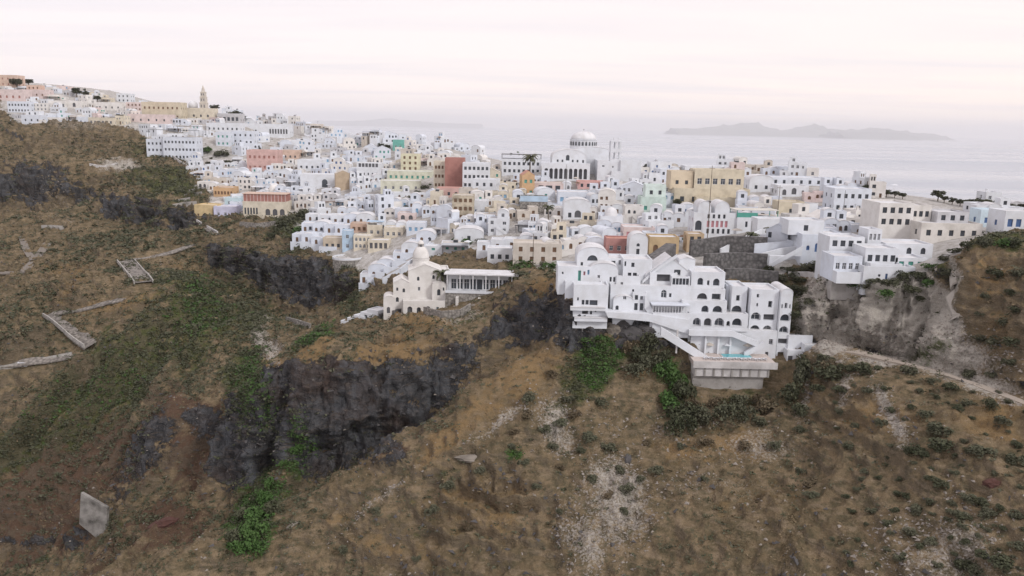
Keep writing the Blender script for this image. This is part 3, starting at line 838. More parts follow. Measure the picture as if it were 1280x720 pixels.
    hgt = math_(t, 'ADD', hgt, math_(t, 'MULTIPLY', lay, 0.5))
    hgt = math_(t, 'ADD', hgt, math_(t, 'MULTIPLY', math_(t, 'MULTIPLY', crack, rockmask), 0.35))
    bp = N(t, 'ShaderNodeBump')
    bp.inputs['Strength'].default_value = 0.9
    bp.inputs['Distance'].default_value = 1.3
    t.links.new(hgt, bp.inputs['Height'])
    t.links.new(bp.outputs[0], b.inputs['Normal'])
    return mt
terrain, TP, TF, TI = build_terrain()
terrain.data.materials.append(terrain_material())

from mathutils.bvhtree import BVHTree
# a light copy of the ground for standing things on the real, uneven surface
def _ground_tree():
    G = TP.reshape(NC, NR, 3)[::2, ::2]
    n, mrow = G.shape[:2]
    idx = np.arange(n * mrow).reshape(n, mrow)
    f = np.stack([idx[:-1, :-1], idx[1:, :-1], idx[1:, 1:], idx[:-1, 1:]], -1).reshape(-1, 4)
    return BVHTree.FromPolygons(G.reshape(-1, 3).tolist(), f.tolist())
GT = _ground_tree()
def ground(x, y):
    r = GT.ray_cast(Vector((x, y, 700)), Vector((0, 0, -1)))
    return r[0].z if r[0] is not None else float(height(x, y)[0])
def see(u, v):
    """first point of the real ground along the sight line through (u, v)"""
    d = ray(u, v)
    o = Vector((0, 0, CAM_Z))
    r = GT.ray_cast(o, d.normalized())
    return r[0] if r[0] is not None else hit(u, v)

# ------------------------------------------------------------------ sea, islands, haze
def build_sea():
    mb = MB()
    n = 64
    rad = [200, 2000, 8000, 25000, 60000]
    v, f = [(0, 0, 0)], []
    for r_ in rad:
        for i in range(n):
            v.append((r_ * math.cos(2 * math.pi * i / n), r_ * math.sin(2 * math.pi * i / n), 0))
    f += [(0, 1 + i, 1 + (i + 1) % n) for i in range(n)]
    for j in range(len(rad) - 1):
        o = 1 + j * n
        f += [(o + i, o + n + i, o + n + (i + 1) % n, o + (i + 1) % n) for i in range(n)]
    mt, t, b = new_mat('sea_water')
    g = N(t, 'ShaderNodeNewGeometry')
    mp = N(t, 'ShaderNodeMapping')
    mp.inputs['Scale'].default_value = (0.00022, 0.0011, 1)
    mp.inputs['Rotation'].default_value = (0, 0, R(4))
    t.links.new(g.outputs['Position'], mp.inputs[0])
    slick = noise(t, mp.outputs[0], 1.0, 6, 0.6, 0.6)
    b.inputs['Base Color'].default_value = (0.37, 0.405, 0.455, 1)
    t.links.new(ramp(t, slick, [(0.38, 0.18), (0.66, 0.42)]), b.inputs['Roughness'])
    wv = noise(t, g.outputs['Position'], 0.03, 4, 0.6)
    bp = N(t, 'ShaderNodeBump'); bp.inputs['Strength'].default_value = 0.12; bp.inputs['Distance'].default_value = 6
    t.links.new(wv, bp.inputs['Height'])
    t.links.new(bp.outputs[0], b.inputs['Normal'])
    mb.add(v, f, mt)
    return tag(mb.build('sea'), kind='structure')
build_sea()
def island(name, dist, prof, mat):
    """prof: pixel outline (u, height in px above the horizon) of the ridge; a hill of real depth is built under it"""
    mb = MB()
    us = np.linspace(prof[0][0], prof[-1][0], 70)
    hs = np.interp(us, [p[0] for p in prof], [p[1] for p in prof])
    hs = np.maximum(hs + 0.8 * np.array([vnoise(np.array([[q * 0.35, 0, dist]]), 5)[0] for q in us]) * (hs > 2), 0.2)
    rows = np.linspace(-1, 1, 13)
    v, f = [], []
    depth = dist * 0.06
    for i, (q, h) in enumerate(zip(us, hs)):
        x = (q - 640) / FPX * dist * 1.02
        for j, r_ in enumerate(rows):
            z = (CAM_Z + h / FPX * dist) * max(0, 1 - abs(r_) ** 1.3) * (1 + 0.2 * math.sin(i * 1.3 + j * 2.1) * (abs(r_) > 0.05)) - 20
            v.append((x, dist + r_ * depth, z))
    k = len(rows)
    for i in range(len(us) - 1):
        for j in range(k - 1):
            f.append((i * k + j, (i + 1) * k + j, (i + 1) * k + j + 1, i * k + j + 1))
    mb.add(v, f, mat)
    o = mb.build(name, smooth=True)
    return tag(o, kind='structure')
ISL = plain('island_rock', (0.12, 0.13, 0.11), 1.0)
island('island_hills', 33000, [(828,-5),(850,-1),(880,4),(905,6),(925,9.5),(940,4),(958,0),(975,3),(1000,8.5),(1016,3),(1045,2.5),(1072,6),(1100,3),(1122,0),(1142,-5)], ISL)
island('island_headland', 30000, [(1020,-7),(1040,-4),(1060,-3),(1078,-1),(1090,-4),(1104,-7)], ISL)
island('island_hills', 46000, [(400,-3),(440,0),(470,2.5),(488,5),(505,2.5),(535,1.5),(570,-1),(600,-4)], ISL)
def build_haze():
    mb = MB()
    mb.box(-62000, 62000, -3000, 62000, -1.0, 680, None)
    me = bpy.data.meshes.new('haze')
    me.from_pydata(mb.v, [], mb.f)
    mt = bpy.data.materials.new('haze_air')
    mt.use_nodes = True
    t = mt.node_tree
    t.nodes.clear()
    pv = N(t, 'ShaderNodeVolumePrincipled')
    pv.inputs['Color'].default_value = (0.985, 0.985, 0.995, 1)
    pv.inputs['Density'].default_value = 5.0e-5
    pv.inputs['Anisotropy'].default_value = 0.72
    o = N(t, 'ShaderNodeOutputMaterial')
    t.links.new(pv.outputs[0], o.inputs['Volume'])
    me.materials.append(mt)
    ob = link(bpy.data.objects.new('haze', me))
    return tag(ob, kind='stuff')
build_haze()
# ------------------------------------------------------------------ buildings placed one by one
OCC = []          # picture rectangles already built on, so that the filling houses keep clear of them
FOOT = []         # (x, y, radius) of everything that stands
LM = {}           # landmark phrase -> place
def px(P):
    """metres per picture pixel at P"""
    return (Vector(P) - Vector((0, 0, CAM_Z))).dot(_F) / FPX
STY = {
 'w': ('window', 'glass', FRAMEW), 'b': ('window', 'shutter', BLUE), 'l': ('window', 'shutter', LBLUE), 'd': ('window', 'glass', DARKM),
 'n': ('window', 'shutter', BROWN), 'g': ('window', 'shutter', GREENP), 'p': ('window', 'shutter', PINKP), 'x': ('recess', 'dim', DIM),
 'D': ('door', 'door', BLUE), 'N': ('door', 'door', BROWN), 'G': ('door', 'door', GREENP), 'L': ('door', 'door', LBLUE), 'W': ('door', 'door', FRAMEW), 'r': ('window', 'shutter', REDP)}
def grid_openings(W, H, cols, rows, style, arch=False, door=None, big=1.0, z0=0.0, rng=random):
    ops, ks = [], []
    if cols < 1 or rows < 1:
        return ops, ks
    sh = (H - z0) / rows
    dx = W / (cols + 0.35)
    wmax = min(1.25 * big, dx * 0.62)
    for r_ in range(rows):
        for c in range(cols):
            x = (c - (cols - 1) / 2) * dx
            if r_ == 0 and door is not None and c == door:
                h = min(2.3, sh * 0.72)
                ops.append((x, z0 + 0.06, min(1.2, wmax), h, arch)); ks.append(STY['N' if style in 'n' else 'G' if style == 'g' else 'L' if style == 'l' else 'D' if style == 'b' else 'N'])
                continue
            h = min(1.6 * big, sh * 0.56)
            ops.append((x, z0 + r_ * sh + sh * 0.26, wmax, h, arch)); ks.append(STY[style])
    return ops, ks
def terrace(root, W, depth, z, mat, off=(0, 0), open_front=False, drop=5.0, floorm=None):
    """a walled terrace in front of the house"""
    mb = MB()
    x0, x1 = off[0] - W / 2, off[0] + W / 2
    y0, y1 = off[1] - depth, off[1] - 0.01
    t, h = 0.22, 0.85
    mb.box(x0, x1, y0, y1, z - drop, z, mat)
    k = 0.003
    if not open_front:
        mb.box(x0 + k, x1 - k, y0 + k, y0 + t, z + k, z + h, mat, 'b')
    mb.box(x0 + k, x0 + t, y0 + t + k, y1 - k, z + k, z + h, mat, 'b')
    mb.box(x1 - t, x1 - k, y0 + t + k, y1 - k, z + k, z + h, mat, 'b')
    return mb.build('terrace', root)
def outside_stair(root, x0, x1, y, z0, z1, mat, wid=1.1):
    """a masonry stair against a wall, with a slanting cheek"""
    n = max(4, int(abs(z1 - z0) / 0.3))
    mb = MB()
    for i in range(n):
        xa = x0 + (x1 - x0) * i / n; xb = x0 + (x1 - x0) * (i + 1) / n
        mb.box(min(xa, xb), max(xa, xb), y - wid, y - 0.01, z0 - 2.0, z0 + (z1 - z0) * (i + 1) / n, mat)
    a, b = (x0, z0 + 0.9), (x1, z1 + 0.9)
    yy = y - wid
    lo = -1.3
    v = [(a[0], yy - 0.2, a[1] + lo), (b[0], yy - 0.2, b[1] + lo), (b[0], yy - 0.2, b[1]), (a[0], yy - 0.2, a[1]),
         (a[0], yy, a[1] + lo), (b[0], yy, b[1] + lo), (b[0], yy, b[1]), (a[0], yy, a[1])]
    mb.add(v, [(0, 1, 2, 3), (7, 6, 5, 4), (3, 2, 6, 7), (0, 4, 5, 1), (1, 5, 6, 2), (0, 3, 7, 4)], mat)
    return mb.build('stair', root)
def chimney(root, x, y, z, mat, h=1.3):
    mb = MB()
    mb.box(x - 0.3, x + 0.3, y - 0.3, y + 0.3, z - 0.3, z + h, mat)
    mb.box(x - 0.4, x + 0.4, y - 0.4, y + 0.4, z + h + 0.003, z + h + 0.18, mat)
    return mb.build('chimney', root)
def pergola(root, x0, x1, y0, y1, z, h, mat, slat=METAL, name='pergola'):
    mb = MB()
    for x in (x0, x1):
        for y in (y0, y1):
            mb.box(x - 0.1, x + 0.1, y - 0.1, y + 0.1, z, z + h, slat)
    mb.box(x0 - 0.3, x1 + 0.3, y0 - 0.3, y1 + 0.2, z + h + 0.003, z + h + 0.16, mat)
    return mb.build(name, root)
def water_tank(root, x, y, z):
    mb = MB()
    mb.add([(x - 0.9, y - 0.7, z + 0.1), (x + 0.9, y - 0.7, z + 0.1), (x + 0.9, y + 0.5, z + 1.0), (x - 0.9, y + 0.5, z + 1.0)], [(0, 1, 2, 3), (3, 2, 1, 0)], GLASS)
    mb.tube((x - 0.9, y + 0.6, z + 1.1), (x + 0.9, y + 0.6, z + 1.1), 0.3, 0.3, ROOFG, 8)
    mb.box(x - 0.8, x - 0.7, y + 0.4, y + 0.5, z - 0.05, z + 0.9, METAL); mb.box(x + 0.7, x + 0.8, y + 0.4, y + 0.5, z - 0.05, z + 0.9, METAL)
    return mb.build('solar_heater', root)

def house(label, u0, u1, vt, vb, mat, cols=3, rows=None, style='d', name='house', cat='house', D=None, roof='flat', roofm=None, yaw=0.0, Y=None, lm=None, group=None,
          arch=False, door=None, big=1.0, ter=None, sides=True, rise=None, ops=None, occ=True, z0=0.0, plinth=5.0):
    """u0..u1, vt..vb: where it stands in the photograph; ops: own openings in pixels (u, v bottom, w, h, arch, style)"""
    uc = (u0 + u1) / 2
    P = hit(uc, vb) if Y is None else at(uc, vb, Y)
    s = px(P)
    W, H = (u1 - u0) * s, (vb - vt) * s
    if roof in ('flat', 'dome'):
        H -= 0.45
    D = D or min(max(6.0, W * 0.8), 12)
    rows = rows if rows is not None else max(1, round(H / 3.3))
    root = empty(name, P, yaw)
    tag(root, label, cat, group)
    if ops is None:
        fo, fk = grid_openings(W, H, cols, rows, style, arch, door, big, z0)
    else:
        fo, fk = [], []
        for (ou, ov, ow, oh, oa, st) in ops:
            fo.append(((ou - uc) * s, (vb - ov) * s, ow * s, oh * s, oa)); fk.append(STY[st])
    nside = max(1, int(D / 4.5)) if sides else 0
    so, sk = grid_openings(D, H, nside, rows if sides else 0, style, False, None, 0.9)
    b = block(root, 'wall', W, D, H, mat, roofm, fo, fk, so, sk, so, sk, roof, plinth, rise=rise)
    if ter:
        terrace(root, W * random.uniform(0.85, 1.1), ter, 0.05, mat)
    if occ:
        OCC.append((u0, u1, vt, vb))
    c = Vector((0, D / 2, 0)); c.rotate(Matrix.Rotation(yaw, 3, 'Z'))
    FOOT.append((P.x + c.x, P.y + c.y, 0.45 * math.sqrt(W * D) + 0.6))
    if lm:
        LM[lm] = P.copy()
    root['hgt'] = H
    return root, W, D, H, s
def sub(root, s, name, W, D, H, x, y, z, mat, cols=2, rows=1, style='d', roof='flat', roofm=None, arch=False, yaw=0.0, big=1.0, plinth=0.3, rise=None, door=None):
    """a further volume of a house, in its own metres"""
    fo, fk = grid_openings(W, H, cols, rows, style, arch, door, big)
    return block(root, name, W, D, H, mat, roofm, fo, fk, roof=roof, off=(x, y, z), yaw=yaw, plinth=plinth, rise=rise)

# --- far town on the ridge
H_ = house
H_('long peach building with red windows at the top of the far hill', -14, 22, 94, 108, PEACH, 5, 2, 'r', lm='peach building on the far hilltop')
H_('long pale pink house with a row of red arched windows below the hilltop', -12, 30, 112, 126, PALEPINK, 5, 1, 'r', arch=True, big=1.4, roofm=TERRA)
r, W, D, H, s = H_('pale pink house with brown windows and a raised peach upper floor beside a dark tree', 27, 58, 112, 122, PALEPINK, 4, 1, 'n', roofm=TERRA)
sub(r, s, 'upper_floor', W * 0.55, D * 0.6, 3.6, -1, 2, H, PEACH, 3, 1, 'n')
H_('long white house with two even rows of dark windows on the far cliff edge', 10, 38, 127, 141, WHITE2, 7, 2, 'd', lm='long white house on the far cliff edge')
H_('cream house with white shutters next to the long white house on the far cliff edge', 40, 60, 129, 139, WHITE3, 4, 2, 'w')
H_('wide white house with a grey glazed gallery in the far town', 61, 82, 126, 136, WHITE3, 5, 1, 'w', big=1.6)
H_('white house with one large round arched doorway in the far town', 84, 102, 126, 136, WHITE3, 1, 1, 'x', arch=True, big=2.0)
r, W, D, H, s = H_('bright white stepped block with a blue side wall on the far cliff edge', 27, 60, 144, 154, WHITE2, 4, 1, 'd')
sub(r, s, 'upper_floor', W * 0.5, D * 0.6, 3.0, -3, 3, H, WHITE, 2, 1, 'd')
H_('small whitewashed house with a blue door next to the long cream lodging', 98, 110, 146, 156, WHITE2, 2, 1, 'b', door=1)
H_('long cream lodging with a regular row of grey windows above the bare slope', 111, 142, 147, 157, CREAM, 6, 1, 'w', lm='long cream lodging above the bare slope', big=1.3)
H_('low beige house with two dark windows behind the long cream lodging', 120, 153, 128, 138, WHITE3, 4, 1, 'd', roofm=ROOFC)
H_('pale pink two storey house beside the sandy convent', 158, 178, 128, 139, PALEPINK, 4, 2, 'n', roofm=ROOFC)
H_('white house with a roof frame of grey posts above the far town', 146, 163, 117, 128, WHITE, 3, 2, 'd')
H_('large sandy convent with a long row of small windows below the bell tower', 178, 226, 128, 150, SAND, 8, 2, 'n', D=14, lm='large sandy convent', big=1.1)
H_('low pinkish house with a flat terracotta roof in front of the sandy convent', 160, 212, 143, 154, PALEPINK, 5, 1, 'd', roofm=TERRA)
# church with the bell tower
P = hit(247, 150); s = px(P)
r = empty('church', P)
tag(r, 'sandy stone church with a slender pointed bell tower on the far skyline', 'church'); LM['far bell tower'] = P.copy()
fo, fk = grid_openings(38 * s, 15 * s, 4, 1, 'd', True, None, 1.2)
block(r, 'wall', 38 * s, 13, 14 * s, CREAM, ROOFC, fo, fk, off=(0, 0, 0), plinth=5)
mb = MB(); mb.lathe([(3.6, 15 * s), (3.6, 15 * s + 2)] + [(3.6 * math.cos(a), 15 * s + 2 + 3.6 * math.sin(a)) for a in [k * math.pi / 14 for k in range(1, 7)]] + [(0.05, 15 * s + 5.6)], 14, ROOFW, -9 * s, 7)
mb.build('dome', r, True)
tw = MB(); z = 13 * s
for w, h in ((2.6, 5.0), (2.2, 4.2), (1.8, 3.4)):
    tw.box(6 * s - w, 6 * s + w, 5 - w, 5 + w, z, z + h, BEIGE)
    tw.box(6 * s - w - .25, 6 * s + w + .25, 5 - w - .25, 5 + w + .25, z + h + .003, z + h + 0.4, CREAM)
    for k in (-1, 1):
        tw.box(6 * s + k * w * .45 - .35, 6 * s + k * w * .45 + .35, 5 - w - 0.02, 5 - w + .3, z + h * .3, z + h * .75, DIM)
    z += h + 0.4
tw.lathe([(1.7, z), (1.2, z + 2.2), (0.6, z + 4), (0.06, z + 5.4)], 8, BEIGE, 6 * s, 5)
tw.build('bell_tower', r)
OCC.append((228, 266, 110, 150))
# white cliff hotel of the far town with its dark terrace roofs
r, W, D, H, s = H_('tall white cliff hotel with three window rows under dark terrace awnings', 205, 246, 172, 200, WHITE2, 9, 3, 'd', D=12, name='hotel', cat='hotel', lm='white hotel with dark awnings', plinth=12)
sub(r, s, 'wing', 26 * s, 9, 16 * s, -31 * s, 3, 8 * s, WHITE2, 5, 2, 'd', plinth=14)
pergola(r, -40 * s, 18 * s, 3, 10, H + 0.5, 4.5, DARKM, name='awning')
pergola(r, -14 * s, 26 * s, 10.5, 17, H + 2.5, 5, DARKM, name='awning')
H_('long low white house below the skyline trees with a row of dark windows', 258, 300, 154, 165, WHITE, 7, 1, 'd')
H_('pale grey modern block with tall windows below the skyline tree', 272, 300, 142, 154, GREYW, 5, 1, 'd', big=1.8)
H_('long white hall with a dark arcade of narrow windows on the ridge', 300, 362, 155, 170, WHITE, 0, 1, 'd', ops=[(338 + i * 3.4, 167, 2.2, 6, True, 'x') for i in range(7)] + [(312, 166, 2, 3.5, False, 'd'), (320, 166, 2, 3.5, False, 'd')], lm='long white hall with the dark arcade')
H_('white house with a teal terrace wall below the cliff hotel of the far town', 270, 288, 165, 183, WHITE2, 3, 2, 'g')
H_('white house with round windows above the green gully of the far town', 290, 318, 164, 180, WHITE2, 4, 2, 'd', arch=True)

# --- middle town
r, W, D, H, s = H_('large pink mansion with two rows of windows above the terraces', 309, 347, 188, 214, PINK, 6, 2, 'r', D=13, lm='large pink mansion', big=1.1)
H_('low peach house with dark arched openings adjoining the pink mansion', 347, 373, 188, 200, PEACH, 4, 1, 'x', arch=True)
r, W, D, H, s = H_('cream arcaded building topped by a brick red glazed gallery above a stone wall', 304, 358, 252, 272, CREAM, 0, 1, 'd', D=11, name='restaurant', cat='restaurant', lm='arcaded building with the red gallery', plinth=8,
   ops=[(307 + i * 3.6, 268, 2.2, 8, False, 'd') for i in range(5)] + [(335, 269, 6, 8, True, 'x'), (344, 269, 6, 8, True, 'x'), (353, 269, 6, 8, True, 'x')])
gl = MB(); gl.box(-W / 2 + .4, W / 2 - .4, .5, D - .5, H + .01, H + 4.2, REDP, 'b'); gl.box(-W / 2 - .2, W / 2 + .2, 0, D, H + 4.203, H + 4.5, PEACH)
for i in range(13):
    x = -W / 2 + .4 + (W - .8) * i / 12
    gl.box(x - .12, x + .12, .38, .498, H + .02, H + 4.2, PALEPINK)
gl.build('gallery', r)
sw = MB(); sw.box(-W / 2 - 1, W / 2 - 6, -1.2, -0.3, -7, -0.4, RUBBLE); sw.build('retaining_wall', r)
H_('ochre yellow house with a yellow flat roof at the cliff edge below the orange house', 242, 268, 256, 276, YELLOW, 3, 1, 'n', yaw=-0.25, lm='ochre yellow cliff house', roofm=plaster('yellow_roof', (0.66, 0.53, 0.33)), plinth=8, D=10)
H_('orange house with a row of brown arched windows behind the yellow house', 267, 292, 234, 246, ORANGE, 6, 1, 'n', arch=True, big=1.2)
H_('pale lilac house beside the ochre yellow cliff house', 268, 296, 258, 273, LILAC, 3, 1, 'w', yaw=0.1, roofm=ROOFW, plinth=7)
H_('pale blue house with a green painted terrace above the lilac house', 281, 301, 247, 258, plaster('pale_blue_plaster', (0.52, 0.64, 0.68)), 2, 1, 'w')
H_('small white house with grey arched openings at the path end', 247, 265, 227, 237, WHITE3, 3, 1, 'x', arch=True, big=1.4)
r, W, D, H, s = H_('broad whitewashed hall with one tall arched doorway and bare plain walls', 376, 422, 218, 236, WHITE, 0, 1, 'd', D=12, roof='flat', yaw=0.06, lm='broad whitewashed hall', ops=[(406, 234, 7, 10, True, 'd')])
H_('tan chapel wall with a stepped pyramid roof beside the broad whitewashed hall', 420, 438, 217, 238, TAN, 0, 1, 'd', roof='gable', roofm=BEIGE, yaw=0.3)
H_('cube house of two storeys with dark terrace awning behind the broad hall', 372, 402, 200, 214, WHITE, 4, 1, 'd')
H_('white hotel with a dark row of balcony openings in the middle town', 446, 476, 204, 222, WHITE, 0, 2, 'd', ops=[(450 + i * 4.2, 209, 3.2, 4.5, False, 'x') for i in range(6)] + [(450 + i * 5.2, 219, 1.6, 3, False, 'd') for i in range(5)], lm='white hotel with the dark balconies')
H_('pale yellow apartment house with brown balconies next to the white flats', 501, 524, 193, 214, plaster('pale_yellow', (0.68, 0.65, 0.48)), 3, 3, 'n', lm='pale yellow apartment house')
H_('pale green house with green shutters and stepped cream terraces', 484, 540, 214, 226, PGREEN, 8, 1, 'g', lm='pale green terraced house')
H_('long cream terrace house below the pale green house', 476, 526, 226, 240, plaster('cream_green', (0.66, 0.66, 0.55)), 5, 1, 'w', yaw=0.1)
H_('small bright teal rooftop house on the town skyline', 491, 504, 175, 188, TEAL, 2, 1, 'w', lm='bright teal house')
H_('cream block of flats with three rows of brown windows beside the red tower house', 542, 556, 202, 236, CREAM, 3, 3, 'n', D=9)
H_('tall dusty red tower house with one blank side in the middle of town', 556, 580, 198, 236, REDP, 0, 3, 'd', D=10, lm='tall dusty red tower house', sides=False)
H_('white block of flats with many small dark windows beside the red tower house', 578, 612, 204, 236, WHITE, 6, 3, 'd', D=10)
H_('low salmon pink house with a flat pink roof under the red tower house', 546, 576, 235, 247, PINK, 3, 1, 'd', roofm=TERRA)
H_('white house with a rounded terrace wall downhill of the white flats', 590, 620, 224, 246, WHITE, 3, 2, 'd', yaw=-0.2)
r, W, D, H, s = H_('long white house under a wide dark flat canopy near the cathedral', 627, 676, 199, 218, WHITE, 8, 2, 'd', D=10, lm='house under the wide dark canopy')
pergola(r, -W / 2, W / 2 + 16 * s * 0, 0.5, D - .5, H + .4, 2.2, DARKM, name='canopy')
H_('ochre orange house with a crumbling gable next to the tall palm', 652, 668, 219, 246, ORANGE, 2, 2, 'g', yaw=0.2, lm='ochre orange house', roof='gable', roofm=TERRA, rise=2.0)
r, W, D, H, s = H_('mauve pink house with dark picture windows and a cream roof terrace', 668, 704, 229, 241, PALEPINK, 0, 1, 'd', ops=[(676, 238, 6, 6, False, 'd'), (686, 238, 8, 6, False, 'd'), (697, 238, 6, 6, False, 'd')], roofm=ROOFC)
H_('low salmon roofed house in front of the cathedral', 722, 756, 227, 236, plaster('salmon_wall', (0.66, 0.42, 0.40)), 4, 1, 'd', roofm=TERRA)
H_('white house with a green awning line at the foot of the cathedral', 755, 778, 227, 240, WHITE3, 4, 1, 'g')
r, W, D, H, s = H_('grey stone house with a bright blue flat roof edge', 650, 684, 246, 268, RUBBLE, 0, 1, 'd', sides=False, roofm=SKYB, lm='house with the blue roof')
rb = MB(); rb.box(-W / 2 - .1, W / 2 + .1, -0.15, 0.15, H - 1.6, H + .7, SKYB); rb.build('roof_edge', r)
H_('white house with two pairs of light blue shutters above the lone palm', 697, 738, 240, 256, WHITE2, 5, 1, 'l', big=1.2, lm='white house with light blue shutters')
H_('white house with a big arched doorway and a curved gable wall', 704, 738, 255, 274, WHITE, 0, 1, 'd', roof='vault', rise=2.2, ops=[(712, 272, 4, 6, False, 'd'), (722, 272, 8, 9, True, 'x'), (732, 272, 3, 5, False, 'd')])
H_('weathered beige house with small brown windows beside the wooden pole', 641, 702, 304, 330, BEIGE, 4, 2, 'n', roofm=ROOFC, lm='weathered beige house', D=9)
H_('small white house with dark openings between the beige house and the cliff', 609, 640, 310, 328, WHITE, 3, 1, 'd')
H_('low white house with a barrel roof and orange side wall above the olive shrubs', 568, 604, 291, 303, WHITE, 1, 1, 'd', roof='vault', rise=2.0, roofm=ROOFW)
H_('dusty red house with white trimmed windows next to a small white chapel', 757, 790, 298, 318, ROSE, 3, 1, 'w', lm='dusty red house', roofm=TERRA)
H_('white house with a pink ground floor behind the dusty red house', 779, 818, 284, 299, PALEPINK, 4, 1, 'p', roofm=ROOFW)
H_('small white barrel roofed chapel between the red house and the ochre house', 786, 809, 300, 320, WHITE, 0, 1, 'd', roof='vault', rise=2.3, ops=[(797, 308, 4, 4, True, 'd'), (797, 318, 4, 7, False, 'd')], name='chapel', cat='chapel', lm='small chapel beside the red house')
H_('ochre house with arched brown doorways next to the small white chapel', 811, 848, 296, 318, plaster('ochre2', (0.54, 0.41, 0.25)), 0, 1, 'n', lm='ochre house with arched doorways', ops=[(819, 316, 6, 10, True, 'n'), (829, 316, 4, 8, False, 'd'), (838, 316, 6, 10, True, 'n')])
H_('small ochre house with dark openings beside the stair lane', 858, 879, 292, 314, plaster('ochre3', (0.52, 0.40, 0.27)), 2, 2, 'd')
H_('white domed chapel with a plain drum above the pink roofed houses', 750, 778, 270, 292, WHITE, 1, 1, 'd', roof='dome', name='chapel', cat='chapel', lm='white domed chapel')
r, W, D, H, s = H_('mint green house with a paler mint upper storey above the lanes', 800, 832, 246, 268, MINT, 3, 1, 'g', lm='mint green house')
sub(r, s, 'upper_floor', W * 0.8, D * .8, 4.6, 1, 2, H, plaster('pale_mint', (0.66, 0.76, 0.72)), 2, 1, 'd')
# yellow villa
r, W, D, H, s = H_('large pale yellow villa with stacked flat roofed volumes and planted terraces', 842, 936, 236, 258, SAND, 6, 1, 'd', name='villa', cat='villa', D=14, lm='large pale yellow villa', big=1.3)
sub(r, s, 'upper_floor', 62 * s, 10, 7.5, 10 * s, 3, H, SAND, 6, 1, 'w', big=1.5, roofm=ROOFW)
sub(r, s, 'side_wing', 28 * s, 10, 6.5, -36 * s, 4, H, plaster('sand2', (0.66, 0.56, 0.42)), 2, 1, 'd')
terrace(r, 60 * s, 4, 3.2, SAND, (8 * s, 0))
OCC.append((840, 938, 212, 258))
r, W, D, H, s = H_('white house with a row of pink shutters and humped white roofs', 866, 920, 266, 297, WHITE, 0, 2, 'p', D=9, lm='house with pink shutters',
  ops=[(884 + i * 5.6, 284, 3.4, 8, False, 'p') for i in range(5)] + [(884 + i * 6.5, 292, 3.2, 6, False, 'd') for i in range(5)] + [(884 + i * 6.5, 273, 3, 5, False, 'd') for i in range(4)] + [(872, 288, 8, 12, True, 'd')])
sub(r, s, 'vault_room', 16 * s, 8, 2.2, -14 * s, .5, H, WHITE, 0, 1, roof='vault', rise=2.2)
sub(r, s, 'vault_room', 18 * s, 8, 2.0, 8 * s, .5, H, WHITE, 0, 1, roof='vault', rise=2.4)
r, W, D, H, s = H_('white terrace house under a green canopy beside the pink shuttered house', 920, 972, 272, 288, WHITE, 0, 1, 'd', D=8, lm='house under the green canopy', yaw=0.08,
  ops=[(932, 284, 3, 7, False, 'd'), (940, 283, 3, 7, False, 'd'), (948, 282, 3, 7, False, 'd'), (957, 281, 3, 6, False, 'g')])
pergola(r, -W / 2, W / 2, .5, D - .5, H + .2, 2.6, plaster('canopy_cream', (0.66, 0.64, 0.58)), GREENP, 'canopy')
gb = MB(); gb.box(-W / 2, 0, .25, .4, H + .46, H + 2.0, GREENP); gb.build('screen', r)
H_('low tan block with blank walls behind the green canopy house', 972, 1004, 252, 271, SAND, 1, 1, 'd', roofm=ROOFC, sides=False)
r, W, D, H, s = H_('large white house with blue arched windows and a blue arched door above the rocks', 1000, 1056, 293, 330, WHITE2, 0, 1, 'd', D=12, lm='large white house with blue arched windows', plinth=6,
  ops=[(1008, 313, 4, 6, True, 'b'), (1019, 315, 5, 11, True, 'D'), (1030, 313, 4, 6, True, 'b'), (1044, 318, 4, 9, False, 'd')])
sub(r, s, 'upper_floor', W * .8, 8, 3.4, -4, 4, H, WHITE, 1, 1, 'd')
outside_stair(r, -W / 2 - .2, -W / 2 - 9, -0.2, H * .55, -1.0, WHITE)
H_('long blank white terrace wall house behind the palms', 946, 1020, 274, 292, WHITE, 0, 1, 'd', D=7, sides=False, ops=[(985, 290, 5, 8, False, 'l')])
r, W, D, H, s = H_('white hotel of two storeys with clipped hedges in front of its windows', 1041, 1087, 236, 266, WHITE2, 5, 2, 'd', name='hotel', cat='hotel', D=11, lm='white hotel with clipped hedges')
# beige apartment building
r, W, D, H, s = H_('large pale beige apartment building of several joined flat roofed blocks', 1150, 1226, 279, 300, plaster('beige4', (0.70, 0.67, 0.63)), 5, 1, 'd', name='apartment_building', cat='apartment building', D=14, lm='large beige apartment building', plinth=6)
sub(r, s, 'wing', 44 * s, 12, 6.4, -58 * s, 6, 2.4, WHITE3, 4, 2, 'd', plinth=6, roofm=ROOFW)
sub(r, s, 'wing', 34 * s, 11, 3.8, -26 * s, 8, 4.4, plaster('beige3', (0.69, 0.665, 0.63)), 4, 1, 'd', plinth=8)
sub(r, s, 'upper_floor', 40 * s, 9, 2.6, 12 * s, 5, H, GREYW, 3, 1, 'd')
OCC.append((1086, 1226, 242, 300))
H_('cream block with three white windows in front of the beige apartment building', 1092, 1126, 268, 293, CREAM, 0, 2, 'w', D=9, ops=[(1099, 288, 5, 5, False, 'w'), (1108, 288, 5, 5, False, 'w'), (1118, 288, 5, 5, False, 'w'), (1100, 277, 3, 4, False, 'w')])
r, W, D, H, s = H_('white house with a slatted grey pergola below the beige apartments', 1150, 1192, 285, 299, WHITE, 4, 1, 'd', D=7)
pergola(r, -W / 2 + 1, W / 2 - 1, -3.4, -.3, .1, 2.6, ROOFG, FRAMEW)
